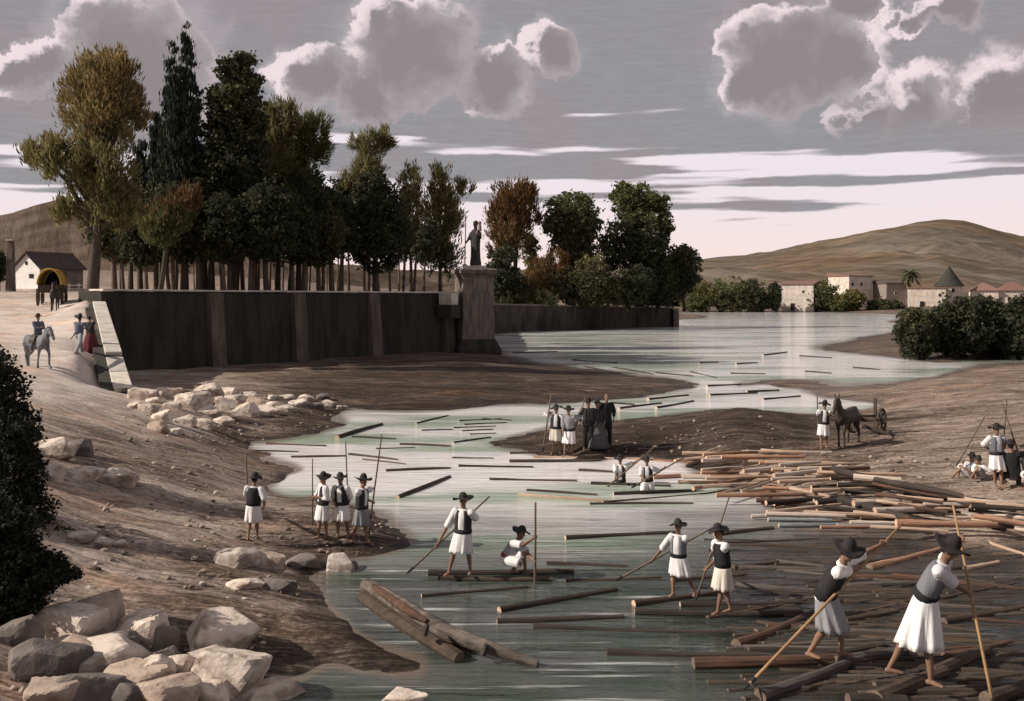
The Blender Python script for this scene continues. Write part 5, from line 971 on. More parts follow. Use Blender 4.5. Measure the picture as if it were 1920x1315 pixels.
def person(label, feet, yaw, pelvis, neck, hands=(None, None), z0=None, h=1.72, kit=None, Y=None, lean=0.0, head_pitch=0.0, head_yaw=0.0, voxel=.014, bottom='kilt', group=None, knee=None, feetY=None, elbow_hint=None, hatless=False, hat='wide', pdy=0.0, twist=0.0, hipz=None, top=None):
    """feet/pelvis/neck in photo pixels; yaw 0 = facing the viewer, 90 = facing the right side, 180 = away; hands: None, (px,py,dy) or (Pole,t)"""
    kit = kit or {}
    s = h/1.72
    if feetY is None:
        F3 = [Vector(G(px, py, z0)) if z0 is not None else GP(px, py) for px, py in feet]
    else: F3 = [U(px, py, fy_) for (px, py), fy_ in zip(feet, feetY if isinstance(feetY, tuple) else (feetY, feetY+.12))]
    Yb = Y if Y is not None else sum(f.y for f in F3)/2
    ya = math.radians(yaw); Fw = Vector((math.sin(ya), -math.cos(ya), 0)); R = Vector((Fw.y, -Fw.x, 0))*1.0   # R = person's right
    R = Fw.cross(Vector((0, 0, 1)))
    fz = min(f.z for f in F3)
    if top is not None:                                            # standing: hat top sets the height, legs are straight
        s = max(.6, (CAMH-(top-HZ)/FPX*Yb-fz)/(1.80 if not hatless else 1.74))
        pel = U(pelvis[0], pelvis[1], Yb+pdy); pel.z = fz+.895*s; nk = U(neck[0], neck[1], Yb+pdy+lean); nk.z = pel.z+.535*s
    else: pel = U(pelvis[0], pelvis[1], Yb+pdy); nk = U(neck[0], neck[1], Yb+pdy+lean)
    base = Vector(((F3[0].x+F3[1].x)/2, Yb, min(F3[0].z, F3[1].z)))
    t = thing('person', base, label, 'person', group)
    T = (nk-pel).normalized(); TL = (nk-pel).length
    ty = ya+math.radians(twist); Fs = Vector((math.sin(ty), -math.cos(ty), 0)); Rs = Fs.cross(Vector((0, 0, 1))); Rs = (Rs-T*Rs.dot(T)).normalized(); Ff = T.cross(Rs)
    if Ff.dot(Fs) < 0: Ff = -Ff
    L = lambda v: v-base
    right, left = (0, 1) if (F3[0]-F3[1]).dot(R) > 0 else (1, 0)
    hips = {right: pel+R*.085*s, left: pel-R*.085*s}; shs = {right: nk-T*.075*s+Rs*.185*s, left: nk-T*.075*s-Rs*.185*s}
    knees = {}; ank = {}
    for i in (0, 1):
        ank[i] = F3[i]+Vector((0, 0, .075*s)); hint = Fw+R*(.12 if i == right else -.12)
        if knee and knee[i] is not None: hint = knee[i]
        knees[i] = ik(hips[i], ank[i], .42*s, .40*s, hint)
    # ---- body: one closed surface
    mb = MB(); RX = R
    def oval(c, a, b, A_, B_, n=12): return [L(c+A_*(a*math.cos(q))+B_*(b*math.sin(q))) for q in [2*math.pi*j/n for j in range(n)]]
    prof = [(-.16, .10, .08), (-.06, .155, .105), (.05, .16, .11), (.30, .135, .095), (.55, .155, .11), (.80, .175, .105), (.93, .12, .08), (1.0, .062, .06)]
    mb.rings([oval(pel+T*(TL*q), a*s, b*s, Rs, Ff) for q, a, b in prof])
    hd = (T*.5+Vector((0, 0, .75))).normalized(); hy = math.radians(yaw+twist+head_yaw); HF = Vector((math.sin(hy), -math.cos(hy), 0)); HF = (HF*math.cos(math.radians(head_pitch))-Vector((0, 0, 1))*math.sin(math.radians(head_pitch)))
    HU = (hd-HF*hd.dot(HF)).normalized() if abs(hd.dot(HF)) < .95 else Vector((0, 0, 1)); HR = HF.cross(HU).normalized(); HU = HR.cross(HF).normalized()
    hc = nk+hd*.165*s+HF*.02*s; M3 = Matrix((HR, HF, HU)).transposed()
    mb.tube([L(nk-T*.05*s), L(nk+hd*.10*s)], [.058*s, .052*s], 10)
    mb.ell(L(hc+HU*.02*s-HF*.008*s), (.074*s, .092*s, .098*s), 12, 9, M3); mb.ell(L(hc-HU*.055*s+HF*.028*s), (.054*s, .058*s, .062*s), 10, 7, M3)      # skull, jaw
    mb.tube([L(hc+HU*.022*s+HF*.080*s), L(hc-HU*.012*s+HF*.112*s), L(hc-HU*.02*s+HF*.085*s)], [.012*s, .018*s, .012*s], 6); mb.ell(L(hc-HU*.10*s+HF*.06*s), (.024*s, .02*s, .018*s), 8, 5, M3); mb.ell(L(hc+HU*.034*s+HF*.074*s), (.055*s, .016*s, .013*s), 8, 5, M3)
    for q in (-1, 1): mb.ell(L(hc+HR*q*.076*s-HF*.008*s-HU*.005*s), (.011*s, .022*s, .034*s), 8, 5, M3)
    for i in (0, 1):
        kn, an = knees[i], ank[i]; calf = kn.lerp(an, .32)-(Fw*.012*s)
        mb.tube([L(hips[i]+T*.02), L(hips[i].lerp(kn, .35)), L(kn.lerp(hips[i], .08)), L(kn)], [.088*s, .078*s, .058*s, .053*s], 10)
        mb.tube([L(kn.lerp(hips[i], .04)), L(kn), L(calf), L(kn.lerp(an, .7)), L(an), L(an-Vector((0, 0, .03*s)))], [.052*s, .053*s, .056*s, .040*s, .032*s, .033*s], 10)
        tf = (Fw+R*(.25 if i == right else -.25)).normalized(); sole = an.z-.055*s
        mb.tube([L(an-tf*.055*s-Vector((0, 0, .045*s))), L(an+tf*.01*s-Vector((0, 0, .035*s))), L(an+tf*.09*s-Vector((0, 0, .048*s))), L(an+tf*.165*s-Vector((0, 0, .058*s)))], [(.032*s, .03*s), (.036*s, .04*s), (.044*s, .027*s), (.036*s, .016*s)], 8)
    elb = {}; wri = {}; hdir = {}
    for i, hnd in ((right, hands[0]), (left, hands[1])):
        sg = 1 if i == right else -1
        if hnd is None: tgt = shs[i]+Vector((0, 0, -.50*s))+Rs*sg*.07*s+Fs*.06*s; ph = None
        elif isinstance(hnd[0], Pole): tgt = hnd[0].at(hnd[1]); ph = (hnd[0].b-hnd[0].a).normalized()
        else: tgt = U(hnd[0], hnd[1], Yb+pdy+hnd[2]); ph = None
        hint = Rs*sg*.55-Fs*.5-Vector((0, 0, .55))
        if elbow_hint and elbow_hint.get('R' if i == right else 'L') is not None: hint = elbow_hint['R' if i == right else 'L']
        dv = tgt-shs[i]; wr_t = tgt-dv.normalized()*.065*s
        if dv.length > .64*s: wr_t = shs[i]+dv*((dv.length-.07*s)/dv.length)
        e = ik(shs[i], wr_t, .285*s, .255*s, hint); elb[i] = e; wri[i] = wr_t; d = (wr_t-e).normalized(); hdir[i] = d
        mb.tube([L(shs[i]-T*.01), L(shs[i].lerp(e, .3)), L(e)], [.057*s, .050*s, .040*s], 10); mb.tube([L(e.lerp(shs[i], .05)), L(e), L(e.lerp(wr_t, .3)), L(wr_t)], [.040*s, .041*s, .041*s, .028*s], 10)
        # hand: palm, four unequal bent fingers closing round what is held, and a thumb
        pc = wr_t+d*.045*s
        cr = ph if ph is not None else Vector((0, 0, 1))
        ax = cr-d*cr.dot(d); ax = ax.normalized() if ax.length > .05 else Rs
        nm = d.cross(ax).normalized()
        if nm.dot(Rs*sg) > 0: nm = -nm
        MP = Matrix((ax, nm, d)).transposed(); mb.ell(L(pc), (.043*s, .019*s, .052*s), 10, 7, MP)
        for k, (o_, ln) in enumerate(((-.031, .058), (-.0105, .07), (.0105, .066), (.031, .05))):
            b0 = pc+ax*o_*s+d*.035*s; m1 = b0+d*ln*.45*s+nm*.012*s; m2 = m1+(d*.25+nm*.9)*ln*.45*s; m3 = m2+(-d*.45+nm*.5)*ln*.4*s
            mb.tube([L(b0), L(m1), L(m2), L(m3)], [.0105*s, .010*s, .009*s, .0075*s], 6)
        tb0 = pc-ax*.036*s-d*.02*s; tb1 = tb0-ax*.022*s+nm*.025*s+d*.02*s; tb2 = tb1+nm*.028*s+d*.018*s+ax*.012*s
        mb.tube([L(tb0), L(tb1), L(tb2)], [.014*s, .0125*s, .009*s], 6)
    mb.build('body', kit.get('skin', 'skin'), t, voxel=voxel, relax=1, smooth=True)
    # ---- face pieces and hair
    if voxel < .016:
        for q in (-1, 1):
            ey = MB(); ey.ell(L(hc+HR*q*.031*s+HU*.014*s+HF*.083*s), (.011*s, .007*s, .006*s), 6, 4, M3); ey.build('eye', 'eye_dark', t)
        mo = MB(); mo.ell(L(hc-HU*.058*s+HF*.083*s), (.022*s, .008*s, .006*s), 8, 4, M3); mo.build('mouth', 'lip', t)
    hr = MB(); hr.ell(L(hc+HU*.022*s-HF*.028*s), (.081*s, .086*s, .092*s), 10, 7, M3); hr.build('hair', 'hair', t, smooth=True)
    # ---- clothes
    sl = kit.get('sleeve', .95)
    sh = MB(); nn = 18
    def pv(q, a, b, amp=.0, f=7, ph=0): return [L(pel+T*(TL*q)+Rs*(a*s*(1+amp*math.sin(f*u+ph))*math.cos(u))+Ff*(b*s*(1+amp*math.sin(f*u+ph))*math.sin(u))) for u in [2*math.pi*j/nn for j in range(nn)]]
    sh.rings([pv(-.08, .172, .122), pv(.05, .182, .13, .03), pv(.22, .185, .135, .05, 6), pv(.45, .188, .14, .04, 5, 1), pv(.68, .195, .138, .02), pv(.83, .192, .122), pv(.93, .135, .095), pv(1.0, .075, .074)])
    for i in (0, 1):
        e = elb[i]; w_ = wri[i]; end = shs[i].lerp(e, sl) if sl <= 1 else e.lerp(w_, min(sl-1, .85))
        u_ = (e-shs[i]).normalized(); sh.ell(L(shs[i]+T*.005*s), (.084*s, .084*s, .084*s), 10, 7); pts = [shs[i]-u_*.06*s, shs[i], shs[i].lerp(e, .4)]; rr = [.07*s, .088*s, .088*s]
        if sl > 1: pts += [e]; rr += [.074*s]
        pts += [end]; rr += [.086*s if sl <= 1 else .05*s]
        sh.tube([L(p_) for p_ in pts], rr, 10, wob=.06)
    sh.build('shirt', kit.get('shirt', 'cloth_white'), t, voxel=max(voxel, .016), relax=2, smooth=True)
    if kit.get('vest'):
        v = MB(); gap = .38 if kit.get('vest_open', True) else .04; ring_ = []
        for q, a, b in ((.06, .196, .150), (.25, .194, .150), (.5, .196, .152), (.72, .196, .148), (.86, .178, .126), (.945, .130, .098)):
            row = []
            for j in range(21):
                u = math.pi/2+gap*(1.0 if q < .8 else .9)+j/20*(2*math.pi-2*gap); row.append(L(pel+T*(TL*q)+Rs*(a*s*math.cos(u))+Ff*(b*s*math.sin(u))))
            ring_.append(row)
        v.rings(ring_, False, False, closed=False); v.build('waistcoat', kit['vest'], t, smooth=True, solid=.012)
    def skirt(name, mat, top_q, hem, wid, dep, amp, nfold, topw=.178, topd=.128):
        m_ = MB(); rows = []; topc = pel+T*(TL*top_q); kc = hem; n_ = 64
        for j in range(9):
            f = j/8; c = topc.lerp(kc, f); a = (topw+(wid-topw)*f**.8)*s; b = (topd+(dep-topd)*f**.8)*s; row = []
            for k in range(n_):
                u = 2*math.pi*k/n_; r_ = 1+amp*f*(math.sin(nfold*u+1.3)+.5*math.sin((nfold*2+1)*u+f))
                zz_ = Vector((0, 0, .012*s*math.sin(nfold*u)*f))
                A_ = Rs.lerp(R, f).normalized(); B_ = Vector((0, 0, 1)).cross(A_); row.append(L(c+A_*(a*r_*math.cos(u))+B_*(b*r_*math.sin(u))+zz_))
            rows.append(row)
        m_.rings(rows, False, False); return m_.build(name, mat, t, smooth=True, solid=.01)
    kc = (knees[0]+knees[1])/2
    if bottom == 'kilt':
        spread = abs((knees[0]-knees[1]).dot(R))/s/2; fs_ = abs((knees[0]-knees[1]).dot(Fw))/s/2
        hem = kc+Vector((0, 0, kit.get('hemz', .01)*s))
        skirt('breeches', kit.get('kilt', 'cloth_white'), .08, hem, max(.215, spread+.105), max(.17, fs_+.115), random.uniform(.10, .15), random.choice([6, 7, 8, 9]))
    elif bottom == 'skirt':
        hem = Vector((base.x, base.y, base.z+.03)); skirt('skirt', kit.get('kilt', 'cloth_wine'), .1, hem, .40, .38, .05, 9)
    elif bottom == 'trousers':
        tr = MB(); tr.rings([pv(-.18, .14, .11), pv(-.05, .175, .125), pv(.1, .172, .122)])
        for i in (0, 1): tr.tube([L(hips[i]), L(hips[i].lerp(knees[i], .5)), L(knees[i]), L(knees[i].lerp(ank[i], .5)), L(ank[i]-Vector((0, 0, .02*s)))], [.108*s, .098*s, .082*s, .074*s, .068*s], 10, wob=.04)
        tr.build('trousers', kit.get('kilt', 'cloth_dark'), t, voxel=max(voxel, .016), relax=1, smooth=True)
    elif bottom == 'breeches':
        tr = MB(); tr.rings([pv(-.18, .15, .12), pv(-.05, .185, .135), pv(.1, .178, .128)])
        for i in (0, 1): tr.tube([L(hips[i]), L(hips[i].lerp(knees[i], .5)), L(knees[i].lerp(hips[i], .02))], [.125*s, .125*s, .105*s], 10, wob=.05)
        tr.build('breeches', kit.get('kilt', 'cloth_white'), t, voxel=max(voxel, .016), relax=1, smooth=True)
    if kit.get('sash', 'cloth_dark'):
        b_ = MB(); b_.rings([pv(.0, .196, .148), pv(.04, .206, .160), pv(.15, .206, .160), pv(.19, .198, .152)], False, False); b_.build('sash', kit.get('sash', 'cloth_dark'), t, smooth=True, solid=.012)
    if kit.get('apron'):
        pass
    if not hatless:
        hm = kit.get('hat', 'felt'); m_ = MB(); hb = hc+HU*.065*s-HF*.005*s; tilt = random.uniform(-.22, .22); hsz = random.uniform(.88, 1.1)
        HUt = (HU+HR*tilt).normalized(); A_ = (HR-HUt*HR.dot(HUt)).normalized(); B_ = HUt.cross(A_)
        wide = {'wide': .215, 'small': .155, 'top': .14}[hat]*hsz; cr = {'wide': random.uniform(.12, .16), 'small': .13, 'top': .19}[hat]; top = {'wide': .045, 'small': .07, 'top': .085}[hat]
        rows = []
        ph_ = random.uniform(0, 6)
        for (rad, z) in ((.02, .02), (.085, .0), (wide*.75, -.012), (wide, -.004), (wide*1.005, .008), (wide*.75, .006), (.098, .018), (.094, .055), (.082, cr*.62), (top, cr*.96), (.012, cr)):
            row = []
            for k in range(20):
                u = 2*math.pi*k/20; wv = (.030*math.sin(2*u+ph_)+.014*math.sin(3*u+ph_*2)) * max(0, (rad-.1)/.115)
                row.append(L(hb+A_*(rad*s*math.cos(u))+B_*(rad*s*math.sin(u))+HUt*((z+wv)*s)))
            rows.append(row)
        m_.rings(rows); m_.build('hat', hm, t, smooth=True)
    return t

def people():
    W = dict(vest='cloth_dark')
    # --- left bank
    p = Pole(U(461, 850, 25.4), U(468, 1000, 25.3), .022, 'upright pole held by the lone man seen from behind')
    person('man seen from behind in dark waistcoat and white breeches alone on the bank', [(465, 1014), (482, 1012)], 172, (475, 957), (477, 906), (None, (p, .55)), kit=dict(vest='cloth_dark', vest_open=False, sash=None, sleeve=1.2), twist=0, h=1.66, top=885)
    p = Pole(U(586, 860, 25.0), U(586, 1000, 25.0), .017, 'thin upright pole of the leftmost man in the trio')
    person('man in white breeches turned sideways, leftmost of the trio by the shore', [(597, 1010), (613, 1008)], -62, (605, 955), (607, 905), ((p, .53), (594, 936, -.1)), kit=dict(vest='cloth_dark', sleeve=1.5), h=1.62, top=883)
    p2 = Pole(U(648, 828, 25.6), U(654, 985, 25.6), .019, 'upright pole behind the middle man of the trio')
    person('man in white shirt and open waistcoat in the middle of the trio', [(634, 1009), (653, 1008)], -18, (641, 955), (639, 905), ((629, 950, -.1), (651, 952, .05)), kit=dict(vest='cloth_dark', sleeve=1.3), h=1.62, top=885)
    p3 = Pole(U(716, 815, 24.2), U(690, 1008, 24.2), .021, 'longest slanting pole gripped by the man in grey breeches')
    person('man in grey breeches gripping the longest pole with both hands', [(661, 1018), (688, 1020)], 62, (678, 958), (680, 908), ((p3, .66), (p3, .52)), kit=dict(vest='cloth_dark', kilt='cloth_grey', sash='cloth_dark', sleeve=.95), h=1.66, top=888)
    # --- first raft
    p = Pole(U(918, 931, 21.3), U(766, 1073, 20.7), .021, 'long pole crossing the chest of the first raftsman into the water')
    person('raftsman in wide hat and white breeches pushing a pole across his body', [(842, 1078), (882, 1076)], -22, (868, 1000), (869, 943), ((p, .66), (p, .28)), z0=.12, kit=dict(vest='cloth_dark', kilt='cloth_white', sleeve=.95), h=1.75, voxel=.012, top=922)
    p = Pole(U(1004, 942, 20.7), U(1003, 1122, 20.5), .026, 'upright pole held by the crouching raftsman')
    person('crouching raftsman in pale shirt and red sash holding an upright pole', [(962, 1073), (985, 1073)], 58, (950, 1047), (972, 1014), ((p, .38), (p, .62)), z0=.12, kit=dict(kilt='cloth_white', sash='cloth_red', sleeve=.95, vest='cloth_grey'), bottom='breeches', h=1.62, hat='wide', head_pitch=15, voxel=.012)
    # --- second raft
    p = Pole(U(1345, 985, 20.6), U(1156, 1088, 20.0), .020, 'long boat hook held low by the white shirted raftsman')
    person('white shirted raftsman with tilted hat leaning on a long boat hook', [(1262, 1118), (1302, 1117)], -30, (1272, 1045), (1272, 992), ((p, .66), (p, .38)), z0=.13, kit=dict(vest='cloth_slate', vest_open=True, sash='cloth_black', sleeve=.98), h=1.78, twist=-8, voxel=.012, top=972)
    p = Pole(U(1367, 932, 18.9), U(1306, 1122, 18.7), .018, 'slanting pole of the dark vested raftsman')
    person('raftsman in dark waistcoat and grey white breeches seen from the side', [(1346, 1152), (1370, 1148)], -70, (1356, 1064), (1350, 1004), ((p, .58), (p, .72)), z0=.13, kit=dict(vest='cloth_black', vest_open=False, kilt='cloth_cream', sash=None, sleeve=.95), h=1.78, head_pitch=12, voxel=.012, top=980)
    # --- big men on the drive
    p = Pole(U(1692, 982, 16.6), U(1406, 1282, 14.6), .024, 'tan pike pole thrust down across the stooping boatman', 'pole_light', hook=True)
    person('stooping boatman in grey white shirt driving a pike pole downward', [(1518, 1232), (1578, 1230)], 62, (1545, 1118), (1582, 1056), ((p, .30), (p, .14)), z0=.16, kit=dict(vest='cloth_dark', vest_open=True, kilt='cloth_grey', sash='cloth_black', shirt='cloth_white', sleeve=.98, hemz=-.06), h=1.95, lean=-.25, head_pitch=18, voxel=.011)
    p = Pole(U(1787, 948, 15.4), U(1864, 1330, 14.2), .022, 'long pole planted straight down by the bent boatman', 'pole_light')
    person('bent boatman in flowing white breeches bracing on a long pole', [(1668, 1262), (1745, 1285)], 58, (1733, 1120), (1772, 1054), ((p, .46), (p, .18)), z0=.2, kit=dict(vest='cloth_slate', vest_open=True, sash='cloth_black', sleeve=.95, hemz=-.12), h=2.0, lean=-.2, head_pitch=30, voxel=.011)
    # --- group on the middle sand bar
    p = Pole(U(1034, 738, 37.3), U(1018, 845, 37.2), .03, 'upright pole of the leftmost pole man on the sand bar')
    person('pole man in wide hat and pale smock, leftmost on the sand bar', [(1036, 852), (1050, 851)], -12, (1042, 815), (1043, 775), ((p, .32), None), kit=dict(vest='cloth_dark', kilt='cloth_cream', sleeve=1.2), h=1.68, voxel=.02, top=757)
    p = Pole(U(1098, 744, 37.0), U(1066, 842, 36.6), .026, 'slanting pole carried over the shoulder on the sand bar')
    person('pole man in grey shirt with white breeches stepping off the sand bar', [(1058, 858), (1073, 857)], -15, (1068, 816), (1066, 776), ((1056, 818, -.2), (p, .52)), kit=dict(kilt='cloth_white', shirt='cloth_grey', sleeve=1.2), h=1.72, voxel=.02, top=759)
    person('gentleman in long dark coat and hat with pale shirt front on the sand bar', [(1096, 842), (1110, 842)], 0, (1103, 800), (1103, 764), kit=dict(shirt='cloth_dark', vest='cloth_dark', kilt='cloth_black', sleeve=1.8, sash=None), bottom='trousers', h=1.72, voxel=.02, hat='small', top=745)
    person('woman in dark grey skirt standing between the two dark coated men', [(1116, 841), (1126, 841)], 5, (1121, 803), (1120, 769), kit=dict(shirt='cloth_dark', kilt='cloth_dusk', sleeve=1.7, sash=None), bottom='skirt', h=1.55, voxel=.02, hat='small', top=748)
    person('tall hatless man in black standing last in the sand bar group', [(1130, 836), (1143, 836)], 20, (1137, 793), (1137, 757), kit=dict(shirt='cloth_black', kilt='cloth_black', sleeve=1.8, sash=None), bottom='trousers', h=1.72, voxel=.02, hatless=True, top=737)
    # --- waders
    p = Pole(U(1228, 838, 31.5), U(1128, 922, 31.0), .026, 'pole slanting behind the left of the two river men')
    person('left of two pole men low in the river beside a raft log', [(1156, 948), (1170, 948)], -8, (1163, 905), (1163, 871), ((p, .72), (p, .28)), feetY=31.5, kit=dict(vest='cloth_dark', sleeve=1.0), h=1.5, voxel=.018)
    p = Pole(U(1282, 858, 30.3), U(1186, 914, 29.8), .024, 'pole slanting down across the right of the two river men')
    person('right of two pole men low in the river with a raft log before him', [(1204, 950), (1226, 950)], -12, (1214, 903), (1213, 874), ((p, .78), (p, .36)), feetY=30.2, kit=dict(vest='cloth_dark', sleeve=1.0, sash='cloth_black'), h=1.5, voxel=.018, bottom='breeches', hat='wide')
    # --- right bank
    p = Pole(U(1532, 741, 36.3), U(1534, 806, 36.3), .025, 'upright staff of the mule driver')
    person('mule driver in white breeches standing at the head of the mule', [(1540, 842), (1550, 840)], -10, (1544, 800), (1546, 765), ((p, .62), (1558, 782, -.1)), kit=dict(vest='cloth_dark', sleeve=1.2), h=1.64, voxel=.02, top=750)
    def prone_ground(px, py): g_ = GP(px, py); return g_.y
    Yr = prone_ground(1800, 898)
    p = Pole(U(1846, 782, Yr), U(1794, 872, Yr-.1), .02, 'slanting pole propped on the man resting on the sand')
    person('man in white resting on the sand beside a propped pole', [(1788, 896), (1797, 899)], -70, (1816, 890), (1822, 868), ((1806, 866, -.1), (1808, 880, -.25)), feetY=Yr-.1, Y=Yr, kit=dict(sash=None, vest='cloth_slate', sleeve=1.0), bottom='breeches', h=1.5, voxel=.02, knee=(Vector((-.3, -.2, 1)), Vector((-.3, -.2, 1))), hatless=False, hat='small')
    Y2 = prone_ground(1838, 900)
    person('man with tall hat sitting on the sand behind the resting man', [(1822, 897), (1830, 900)], -60, (1840, 893), (1836, 872), ((1826, 886, -.2), (1848, 886, 0)), feetY=Y2-.2, Y=Y2, kit=dict(sash=None, sleeve=1.0, kilt='cloth_grey'), bottom='breeches', h=1.35, voxel=.02, knee=(Vector((-.3, -.2, 1)), Vector((-.3, -.2, 1))), hat='small')
    person('standing man in white shirt with grey front and white breeches on the right bank', [(1866, 912), (1878, 914)], 3, (1869, 860), (1868, 818), ((1858, 848, .15), (1880, 850, .1)), kit=dict(vest='cloth_slate', vest_open=True, sash='cloth_dark', sleeve=1.0), h=1.66, voxel=.016, top=792)
    Y3 = prone_ground(1898, 912)
    q1 = Pole(U(1877, 752, Y3+.3), U(1916, 868, Y3), .02, 'pole leaning to the right, one of the crossed pair'); q2 = Pole(U(1888, 748, Y3+.25), U(1876, 905, Y3+.3), .018, 'straight pole of the crossed pair behind the standing man')
    person('seated man in black coat and hat turned away on the right bank', [(1886, 910), (1910, 914)], 150, (1902, 892), (1896, 848), ((q1, .80), None), feetY=Y3, Y=Y3, kit=dict(shirt='cloth_black', kilt='cloth_dark', sleeve=1.7, sash=None), bottom='trousers', h=1.7, voxel=.018, knee=(Vector((.3, .6, .8)), Vector((.3, .6, .8))), hat='small')
    Y4 = prone_ground(1935, 910)
    person('man in white sleeves half cut off by the picture edge beside the black coat', [(1925, 905), (1940, 908)], -40, (1932, 890), (1926, 852), feetY=Y4, Y=Y4, kit=dict(vest='cloth_dark', sleeve=1.2), bottom='breeches', h=1.6, voxel=.02, knee=(Vector((-.4, -.5, .8)), Vector((-.4, -.5, .8))))
    # --- road
    person('strolling man in blue grey coat and wide trousers arm in arm on the road', [(142, 664), (154, 662)], 165, (148, 627), (149, 602), ((134, 634, .1), (161, 617, 0)), kit=dict(shirt='cloth_slate', vest='cloth_blue', kilt='cloth_grey', sleeve=1.7, sash=None), bottom='trousers', h=1.80, voxel=.025, top=588)
    person('woman in wine red long skirt walking beside the strolling man', [(166, 663), (174, 662)], 172, (170, 626), (168, 603), ((161, 618, 0), (176, 622, 0)), kit=dict(shirt='cloth_dark', kilt='cloth_wine', sleeve=1.7, sash='cloth_dark'), bottom='skirt', h=1.72, voxel=.025, hatless=True, top=591)
people()

# ================================================================== animals and carts
pmat('coat_grey', (.22, .23, .26), (.10, .105, .125), scale=2.5, rough=.7); pmat('coat_brown', (.045, .034, .030), (.075, .05, .038), scale=2.2, rough=.6); pmat('coat_black', (.03, .026, .026), rough=.6); pmat('mane_dark', (.02, .018, .02), rough=.8)
pmat('leather', (.06, .035, .022), rough=.6); pmat('canvas_yellow', (.62, .42, .10), (.5, .33, .08), scale=3, rough=.9); pmat('canvas_dark', (.05, .045, .045), scale=3); pmat('muzzle', (.30, .19, .14), rough=.7)
def horse(label, loc, yaw, s=1.0, mat='coat_brown', cat='horse', name='horse', neck_up=1.0, head_turn=0.0, stride=.18, ears=.12, saddle=False, group=None, voxel=.028):
    """local x forward, y left; yaw = heading in degrees from the +x axis"""
    t = thing(name, loc, label, cat, group, rz=math.radians(yaw)); mb = MB(); V = lambda x, y, z: Vector((x*s, y*s, z*s))
    tr = [(.78, .10, .16, 1.18), (.68, .20, .27, 1.16), (.45, .25, .33, 1.13), (.10, .27, .31, 1.10), (-.25, .28, .30, 1.10), (-.55, .27, .30, 1.14), (-.78, .22, .27, 1.16), (-.92, .10, .14, 1.20)]
    mb.rings([[V(x, w_*math.cos(u), z+h_*math.sin(u)) for u in [2*math.pi*j/14 for j in range(14)]] for x, w_, h_, z in tr])
    nb = V(.62, 0, 1.30); nt = V(.98, head_turn*.3, 1.30+.50*neck_up)
    mb.tube([V(.40, 0, 1.18), nb, nb.lerp(nt, .5)+V(0.03, 0, .03), nt], [(.20*s, .26*s), (.145*s, .25*s), (.105*s, .17*s), (.085*s, .125*s)], 12)
    hx = V(1.32, head_turn*.75, 1.30+.50*neck_up-.42)
    mb.tube([nt-V(.06, 0, -.03), nt.lerp(hx, .25), nt.lerp(hx, .65), hx, hx+(hx-nt).normalized()*.05*s], [(.08*s, .10*s), (.10*s, .125*s), (.072*s, .085*s), (.062*s, .068*s), (.035*s, .04*s)], 12)
    for q in (-1, 1): mb.tube([nt+V(.0, q*.055, .05), nt+V(-.02, q*.075, .05+ears*.6), nt+V(.0, q*.07, .06+ears)], [.03*s, .036*s, .006*s], 6)
    for (x, y, sw) in ((.50, .15, stride), (.50, -.15, -stride*.8)):
        k = V(.52+sw*.8, y, .62); f = V(.52+sw*1.2-(0.1 if sw > 0 else 0), y, .17)
        mb.tube([V(.50, y, 1.02), V(.50+sw*.35, y, .82), k, f.lerp(k, .5), f, V(.53+sw*1.25, y, .05), V(.55+sw*1.3, y, 0)], [.115*s, .085*s, .058*s, .043*s, .045*s, .055*s, .062*s], 9)
    for (x, y, sw) in ((-.62, .15, -stride), (-.62, -.15, stride*.7)):
        st = V(-.55+sw*.4, y, .78); hk = V(-.80+sw*.9, y, .50); f = V(-.74+sw*1.2, y, .16)
        mb.tube([V(-.66, y, 1.10), V(-.60+sw*.2, y, .92), st.lerp(hk, .3), hk, hk.lerp(f, .5), f, V(-.71+sw*1.2, y, .05), V(-.69+sw*1.2, y, 0)], [.17*s, .155*s, .10*s, .060*s, .046*s, .045*s, .055*s, .062*s], 9)
    mb.build('body', mat, t, voxel=voxel, relax=2, smooth=True)
    tl = MB(); tl.tube([V(-.90, 0, 1.30), V(-1.03, .02, 1.15), V(-1.06, .04, .8), V(-1.02, .05, .5)], [.04*s, .07*s, .075*s, .02*s], 8, wob=.1); tl.build('tail', 'mane_dark', t, smooth=True)
    mn = MB(); mn.tube([nb+V(-.10, 0, .16), nb.lerp(nt, .5)+V(-.12, .02, .14), nt+V(-.10, .02, .06), nt+V(.05, .01, .06)], [(.035*s, .07*s), (.035*s, .09*s), (.03*s, .07*s), (.02*s, .03*s)], 8, wob=.12); mn.build('mane', 'mane_dark', t, smooth=True)
    br = MB(); c = nt.lerp(hx, .62); d = (hx-nt).normalized(); br.tube([c, c+d*.03*s], [(.079*s, .092*s)]*2, 12); br.tube([nt.lerp(hx, .1), nt.lerp(hx, .16)], [(.103*s, .126*s)]*2, 12); br.build('bridle', 'leather', t)
    if saddle:
        sd = MB(); sd.rings([[V(x, w_*math.cos(u), 1.12+.33*max(math.sin(u), -.1)*h_) for u in [math.pi*(-.1+1.2*j/12) for j in range(13)]] for x, w_, h_ in ((.28, .30, 1.05), (.18, .31, .98), (0, .31, .97), (-.12, .31, 1.06))], False, False, closed=False); sd.build('saddle', 'leather', t, solid=.03)
    return t
